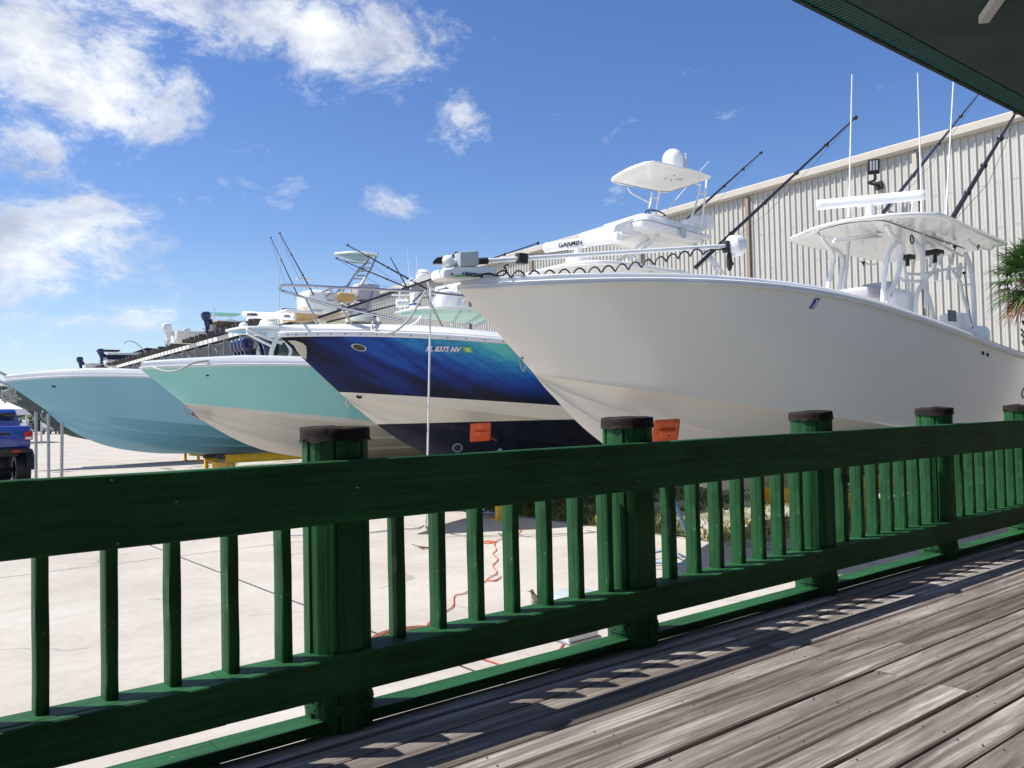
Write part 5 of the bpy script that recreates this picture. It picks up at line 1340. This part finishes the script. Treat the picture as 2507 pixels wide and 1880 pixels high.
# corrugated shade deck and stepped timber runners
b = MB(); b.box(RPt((E0+E1)/2, 2.9, RH-.42), (E1-E0, 5.0, .05), (TD, ND, Z0)); b.build('level_deck', 'rack_steel', rk, smooth=False)
e = E0+.6; rnd = random.Random(8)
while e < E1:
    b = MB(); b.box(RPt(e, 2.4+rnd.uniform(-.3, .1), RH+.20), (.22, 6.6, .30), (TD, ND, Z0)); b.build('timber_runner', 'rack_wood', rk, smooth=False); e += 1.36
RT = RH+.36
GR = 'boats stored on top of the rack'
def rack_boat(px, label, Lh, B, D, hullmat, deckmat='white_gelcoat', eng=None, ne=1, eh=1.7, name='rack_boat', zoff=0, low=None, stripe=None, zref=None, cat='boat', over=.9, group=GR, zs=None, ez=None):
    """boat whose stern is at sight column px on the rack face, bow pointing away over the rack"""
    q = P(px, 900, plane=(RPt(0, -over, 0), ND)); q.z = (RT+zoff) if zs is None else P(px+18, zs, plane=(RPt(0, -over, 0), ND)).z - D*.9
    t = thing(name, label, cat, q, group)
    AX = -ND; SX = TD     # aft->bow direction, beam direction
    def pt(s, w_, z): return q + AX*s + SX*w_ + Z0*z
    b = MB(); N = 26
    secs = []
    for side in (-1, 1):
        rows = []
        for i in range(N+1):
            u = i/N; s = Lh*(1-(1-u)**1.3); k = s/Lh
            w = B/2*(1-max(0, (k-.45)/.55)**2.1); wc_ = w*.82*(1-max(0, (k-.5)/.5)**1.5*.8); zk = .0 + D*.80*max(0, (k-.72)/.28)**2.2; zs = D*(.88+.22*k*k); zc = max(zk, D*.30+D*.42*max(0, (k-.5)/.5)**1.6)
            rows.append([pt(s, 0, zk), pt(s, side*wc_*.5, (zk+zc)/2), pt(s, side*wc_, zc), pt(s, side*(wc_+.03), zc+.02), pt(s, side*(w*.5+wc_*.5), (zc+zs)/2-.01), pt(s, side*w, zs-.09)])
        b.grid(rows); secs.append(rows)
    b.poly([v for v in secs[0][0]] + [v for v in reversed(secs[1][0])][:-1]); hl = b.build('hull', hullmat, t, angle=30)
    b = MB(); rows = []
    for i in range(N+1):
        a, c = secs[0][i][-1], secs[1][i][-1]; mid = (a+c)/2; f = lambda v, k, h: mid+(v-mid)*k+Z0*h; o_ = 1+.04
        rows.append([f(a, 1, 0), f(a, o_, .0), f(a, o_, .10), f(a, .9, .12), f(a, .82, .10), f(a, .0, .13), f(c, .82, .10), f(c, .9, .12), f(c, o_, .10), f(c, o_, 0), f(c, 1, 0)])
    b.grid(rows); b.poly(rows[0]); b.poly(rows[-1]); b.build('deck', deckmat, t, angle=40)
    if eng:
        for k in range(ne):
            y = (k-(ne-1)/2)*.75; outboard(t, pt(-.05, y, D*.78 if ez is None else P(px-10, ez, plane=(RPt(0, -over-.3, 0), ND)).z - q.z), -AX, eh, eng, low, tilt=0)
    return t, pt
m, nt, b = newmat('navy_band_paint'); tc_ = nt.nodes.new('ShaderNodeTexCoord'); sp_ = nd(nt, 'ShaderNodeSeparateXYZ'); L(nt, tc_.outputs['Object'], sp_.inputs[0])
bm_ = math_n(nt, 'MULTIPLY', math_n(nt, 'GREATER_THAN', sp_.outputs[2], .85), math_n(nt, 'LESS_THAN', sp_.outputs[2], 1.45)); L(nt, mixc(nt, bm_, (.75,.74,.72), (.012,.018,.07)), b.inputs['Base Color']); b.inputs['Roughness'].default_value = .25
# white boat with white outboard and teal bottom
t, pt = rack_boat(425, 'white boat with a tall white outboard, third from left on top of the rack', 7.5, 2.5, 1.15, 'white_gelcoat', eng='white_part', eh=2.05, over=1.6, zs=806, ez=815)
b = MB(); b.box(pt(3.2, 0, 1.5), (.7, .7, .9), (-ND, TD, Z0), .1); b.build('console', 'white_part', t)
# teal-topped boat with big dark outboard
t, pt = rack_boat(520, 'brown-sided boat with a tall navy outboard, rightmost on top of the rack', 8.6, 2.6, 1.0, 'brown_gelcoat', eng='engine_navy', eh=1.85, zs=780, ez=786, over=.8)
b = MB()
for s in (-1, 1): b.beam(pt(-.1, s*.9, .7), pt(-.1, s*.9, 1.9), .09, .05)
b.build('power_pole', 'pale_steel', t, smooth=False)
text_mesh('COBIA', .26, P(556, 787, plane=(pt(0, -1.32, 0), TD)), -ND, Z0, 'letter_pink_white', 'lettering', t, bold=.01)
b = MB(); b.box(pt(3.3, 0, 1.1), (.8, .8, .7), (-ND, TD, Z0), .12); b.tube(catmull([pt(5.6, -.3, 1.0), pt(5.8, -.2, 1.7), pt(6.3, 0, 1.7), pt(6.5, .2, 1.0)], 5), .05, 6); b.build('console', 'white_part', t)
# boat with teal hardtop standing behind
t, pt = rack_boat(470, 'small boat with teal canopy on thin posts beyond the tall navy outboard', 6.5, 2.3, .9, 'teal_gelcoat', eng='engine_grey', eh=1.6, zoff=-.05, over=-.5)
b = MB(); zz = P(500, 768, plane=(pt(1, 0, 0), TD)).z - t.location.z; c = pt(2.6, 0, zz); b.box(c, (3.2, 2.2, .12), (-ND, TD, Z0), .05); cn_ = b.build('canopy', 'mint_underside', t)
for s, a in ((1.6, -.8), (1.9, .8), (3.5, -.8), (3.8, .8)):
    b = MB(); b.tube([pt(s, a, .9), pt(s-.1, a, zz)], .035, 6); b.build('canopy_post', 'pale_steel', t)
# runabout with navy stripe and arched top
t, pt = rack_boat(258, 'white runabout with broad navy stripe and low windshield on the rack, second from left', 8.5, 2.6, 1.9, 'navy_band_paint', eng='engine_navy', eh=2.0, over=1.0, zs=858, ez=871)
b = MB(); rows = [[pt(s, w_, z) for s, w_, z in ((3.2+k, -1.05+.1*k, 1.9), (4.6+k*.8, -.75, 2.45-.05*k), (4.9+k*.5, 0, 2.5-.05*k), (4.6+k*.8, .75, 2.45-.05*k), (3.2+k, 1.05-.1*k, 1.9))] for k in (0, .5, 1.5)]
b.grid(rows); b.build('windshield', 'glass_dark', t)
pipe([pt(4.4, -1, 1.9), pt(3.4, -1, 2.9), pt(2.6, -1, 3.2), pt(2.1, -1, 3.1), pt(2.0, -1, 2.8)], .06, 'ski_arch', 'grey_vinyl', t)
# tower boat behind it
t, pt = rack_boat(236, 'distant boat with a dark canopy tower behind the small white boat', 7, 2.4, 1.0, 'white_gelcoat', eng='engine_navy', eh=1.8, over=-2)
zz = P(230, 858, plane=(pt(1, 0, 0), TD)).z - t.location.z
b = MB(); b.box(pt(1.6, 0, zz), (3.0, 2.2, .22), (-ND, TD, Z0), .08); b.build('canopy', 'cover_canvas', t)
for s, a in ((.9, -.8), (.9, .8), (2.4, -.8), (2.4, .8)):
    b = MB(); b.tube([pt(s, a, .9), pt(s, a, zz)], .05, 6); b.build('canopy_post', 'pale_steel', t)
t, pt = rack_boat(206, 'small plain white skiff with dark outboard, leftmost on top of the rack', 6.0, 2.2, 1.2, 'cream_gelcoat', eng='engine_navy', eh=2.1, over=.9, zs=884, ez=890)
# boats on the level below, engines showing
t, pt = rack_boat(612, 'white boat with a row of four blue outboards stored on the lower rack level', 9.0, 3.0, 1.2, 'white_gelcoat', eng='engine_navy', ne=4, eh=2.3, zoff=-3.4, over=1.2)
t, pt = rack_boat(668, 'green-hulled boat stored on the lower rack level behind the blue boat bow', 9.0, 2.8, 1.3, 'teal_gelcoat', eng='engine_navy', ne=2, eh=2.5, zoff=-3.2, over=1.0)

# ================================================================== blue pickup at the left edge
def pickup():
    c = P(30, 1180, z=0); y0 = 27.6; x0, x1 = P(-66, 1100, Y=y0).x, P(82, 1100, Y=y0).x
    t = thing('pickup_truck', 'bright blue pickup truck seen from behind, cut off by the left edge', 'pickup truck', ((x0+x1)/2, y0+2.6, 0))
    Zp = lambda y: P(40, y, Y=y0).z
    zb, zt, zr = Zp(1099), Zp(1043), Zp(998)
    b = MB(); b.box2((x0+.06, y0, zb), (x1-.06, y0+5.3, zt), .07); body = b.build('body', 'blue_car_paint', t)
    b = MB(); b.box2((x0+.32, y0-.018, zb+.05), (x1-.32, y0+.02, zt-.05), .012); tg = b.build('tailgate', 'blue_car_paint', t)
    b = MB(); b.box2(((x0+x1)/2-.14, y0-.035, zt-.25), ((x0+x1)/2+.14, y0-.017, zt-.18), .005); b.build('handle', 'black_rubber', tg)
    b = MB(); yc = y0+1.9; hw = (x1-x0)/2; xm = (x0+x1)/2
    def cr(z, kx, ya, yb): return [Vector((xm-hw*kx, ya, z)), Vector((xm+hw*kx, ya, z)), Vector((xm+hw*kx, yb, z)), Vector((xm-hw*kx, yb, z))]
    b.grid([cr(zt-.02, .93, yc, yc+2.3), cr(zr-.12, .80, yc+.12, yc+1.9), cr(zr-.03, .77, yc+.2, yc+1.8), cr(zr, .70, yc+.3, yc+1.7)], True); b.poly(cr(zr, .70, yc+.3, yc+1.7)); cab = b.build('cab', 'blue_car_paint', t, angle=20)
    b = MB(); b.box(Vector((xm, yc+.045, (zt+zr)/2-.02)), (hw*1.45, .02, (zr-zt)*.66), (Vector((1,0,0)), Vector((0,1,.2)).normalized(), Vector((0,-.2,1)).normalized()), .01); b.build('rear_window', 'glass_dark', cab)
    for s in (-1, 1):
        b = MB(); b.box(Vector((xm+s*hw*.875, yc+1.1, (zt+zr)/2)), (.02, 1.2, (zr-zt)*.6), (Vector((1, 0, s*.28)).normalized(), Vector((0,1,0)), Vector((-s*.28, 0, 1)).normalized()), .008); b.build('side_window', 'glass_dark', cab)
        xx = xm+s*(hw-.13); b = MB(); b.box2((xx-.11, y0-.05, Zp(1078)), (xx+.11, y0+.05, Zp(1057)), .02); tl = b.build('taillight', 'red_lens', t)
        b = MB(); b.box2((xx-.08, y0-.056, Zp(1076)), (xx+.08, y0-.045, Zp(1070)), .004); b.build('reverse_lamp', 'clear_lens', tl)
        for yy in (y0+.95, y0+4.35):
            r_ = .50; b = MB(); b.lathe((xm+s*(hw-.02)-s*.34, yy, r_), (s, 0, 0), [(r_*.55, 0), (r_*.93, .0), (r_, .05), (r_*1.0, .33), (r_*.93, .38), (r_*.6, .39), (r_*.55, .36)], 32, cap=False)
            w_ = b.build('wheel', 'black_rubber', t); b = MB(); b.lathe((xm+s*(hw-.02), yy, r_), (s, 0, 0), [(r_*.6, 0), (r_*.5, -.05), (r_*.15, -.03), (0, -.02)], 20); b.build('rim', 'engine_grey', w_)
            b = MB(); rr_ = [Vector((xm+s*(hw-.12), yy+math.cos(a)*(r_+.10), r_+math.sin(a)*(r_+.10))) for a in [math.pi*i/14 for i in range(15)]]
            b.grid([rr_, [p_+Vector((s*.22, 0, 0)) for p_ in rr_], [p_+Vector((s*.22, 0, -.05)) for p_ in rr_]]); b.build('fender_flare', 'black_rubber', t)
    b = MB(); b.box2((x0+.1, y0-.16, zb-.12), (x1-.1, y0+.12, zb+.03), .04); bp = b.build('bumper', 'black_rubber', t)
    for s in (-1, 1):
        b = MB(); b.box2((xm+s*(hw-.45)-.10, y0-.168, zb-.10), (xm+s*(hw-.45)+.10, y0-.158, zb-.03)); b.build('reflector', 'red_lens', bp)
    b = MB(); b.box2((x0+.35, y0+.2, zb-.22), (x1-.35, y0+5.0, zb-.01), .03); b.tube([(x0+.3, y0+.95, .5), (x1-.3, y0+.95, .5)], .07, 8); b.build('chassis', 'black_rubber', t)
pickup()
# three steel poles beside the pickup
lb = ['thin grey steel pole closest to the pickup tail light', 'middle one of three steel poles between pickup and light blue bow', 'palest right-hand steel pole in front of the light blue bow']
for (x, yt_, xb), l_, Yp in zip(((88, 1008, 88), (118, 1012, 119.5), (152, 1034, 150)), lb, (24.3, 23.6, 23.2)):
    a = P(x, yt_, Y=Yp-1.6); base = Vector((P(xb, 1165, Y=Yp-1.6).x, Yp-1.6, 0)); t = thing('steel_pole', l_, 'pole', base, 'steel poles by the pickup')
    b = MB(); b.tube([base, a], .036, 10); b.build('shaft', 'galvanised_steel', t); b = MB(); b.lathe(base, Z0, [(.11, 0), (.11, .015), (.05, .02)], 14); b.build('base_plate', 'galvanised_steel', t)
# things at the far end of the lot
tn = thing('tent', 'white fabric tent beyond the pickup truck', 'tent', P(20, 1062, z=0))
yT = 88; c = P(8, 1058, Y=yT); a = P(66, 1002, Y=yT); z1 = a.z; ap = P(-20, 972, Y=yT).z
b = MB(); hw = a.x-c.x+.6
rows = [[Vector((c.x-hw*k, yT-4*k, z)) , Vector((c.x+hw*k, yT-4*k, z)), Vector((c.x+hw*k, yT+4*k, z)), Vector((c.x-hw*k, yT+4*k, z))] for k, z in ((.02, ap), (.5, (ap+z1)/2-.05), (1, z1), (1, z1-.5))]
b.grid(rows, True); b.build('roof', 'white_canvas', tn, smooth=False)
for sx in (-1, 1):
    for sy in (-1, 1):
        b = MB(); b.tube([(c.x+sx*hw*.97, yT+sy*3.9, 0), (c.x+sx*hw*.97, yT+sy*3.9, z1)], .08, 8); b.build('post', 'pale_steel', tn)
far_spec = [(48, 'dark far boat at the left end of the distant row', 'cover_canvas', 1), (66, 'white far boat with raised outboard, beside the first steel pole', 'white_gelcoat', 1), (98, 'dark canvas-covered boat parked far away between two steel poles', 'cover_canvas', 0), (128, 'white far boat between the middle and right steel poles', 'white_gelcoat', 1), (146, 'cream far boat just beyond the right steel pole', 'cream_gelcoat', 1), (168, 'low dark far boat on a trailer near the light blue keel', 'navy_gelcoat', 0), (186, 'last tiny far boat visible below the light blue hull', 'cream_gelcoat', 0)]
for x, lab, mt_, e_ in far_spec:
    q = P(x, 1063, z=0); t = thing('parked_boat', lab, 'boat', q, 'boats parked at the far end of the lot')
    s = 1.0 if x < 150 else .6; b = MB(); rows = []
    for i in range(9):
        k = i/8; w = 1.1*s*(1-max(0, (k-.5)/.5)**2); z = .5; yy = q.y+5.5*k
        rows.append([Vector((q.x-w, yy, z+1.1*s)), Vector((q.x-w*.85, yy, z+.5*s)), Vector((q.x, yy, z)), Vector((q.x+w*.85, yy, z+.5*s)), Vector((q.x+w, yy, z+1.1*s)), Vector((q.x, yy, z+1.25*s))])
    V = b.grid(rows, True); b.face(V[0]); b.build('hull', mt_, t, angle=40)
    b = MB(); b.box(q+Vector((0, 2.5, 1.5*s+.3)), (.9*s, 1.2, .8*s), None, .15); b.build('console', 'white_part' if mt_ != 'cover_canvas' else 'cover_canvas', t)
    if e_: outboard(t, q+Vector((0, -.1, 1.5)), (0, -1, 0), 1.9, 'white_part' if 'white' in lab or 'cream' in lab else 'engine_navy')
    b = MB(); b.box2((q.x-.6, q.y, .38), (q.x+.6, q.y+5, .46)); b.build('trailer_frame', 'rack_steel', t)
    for sx in (-1, 1):
        b = MB(); b.lathe((q.x+sx*.75, q.y+2, .32), (sx, 0, 0), [(.3, 0), (.32, .05), (.32, .16), (.2, .2)], 14); b.build('wheel', 'black_rubber', t)
# low distant tree belt
b = MB(); rnd = random.Random(6)
for k in range(900):
    a = R(rnd.uniform(60, 130)); r_ = rnd.uniform(420, 470); h = rnd.uniform(1.5, 6); c = Vector((math.cos(a)*r_, math.sin(a)*r_, h*.5))
    b.ball(c, h*.55, 4, (1.5, 1.5, 1))
tag(b.build('tree_belt', 'far_tree', None, smooth=False, merge=False), 'low belt of far-off trees along the horizon', 'trees', kind='stuff')
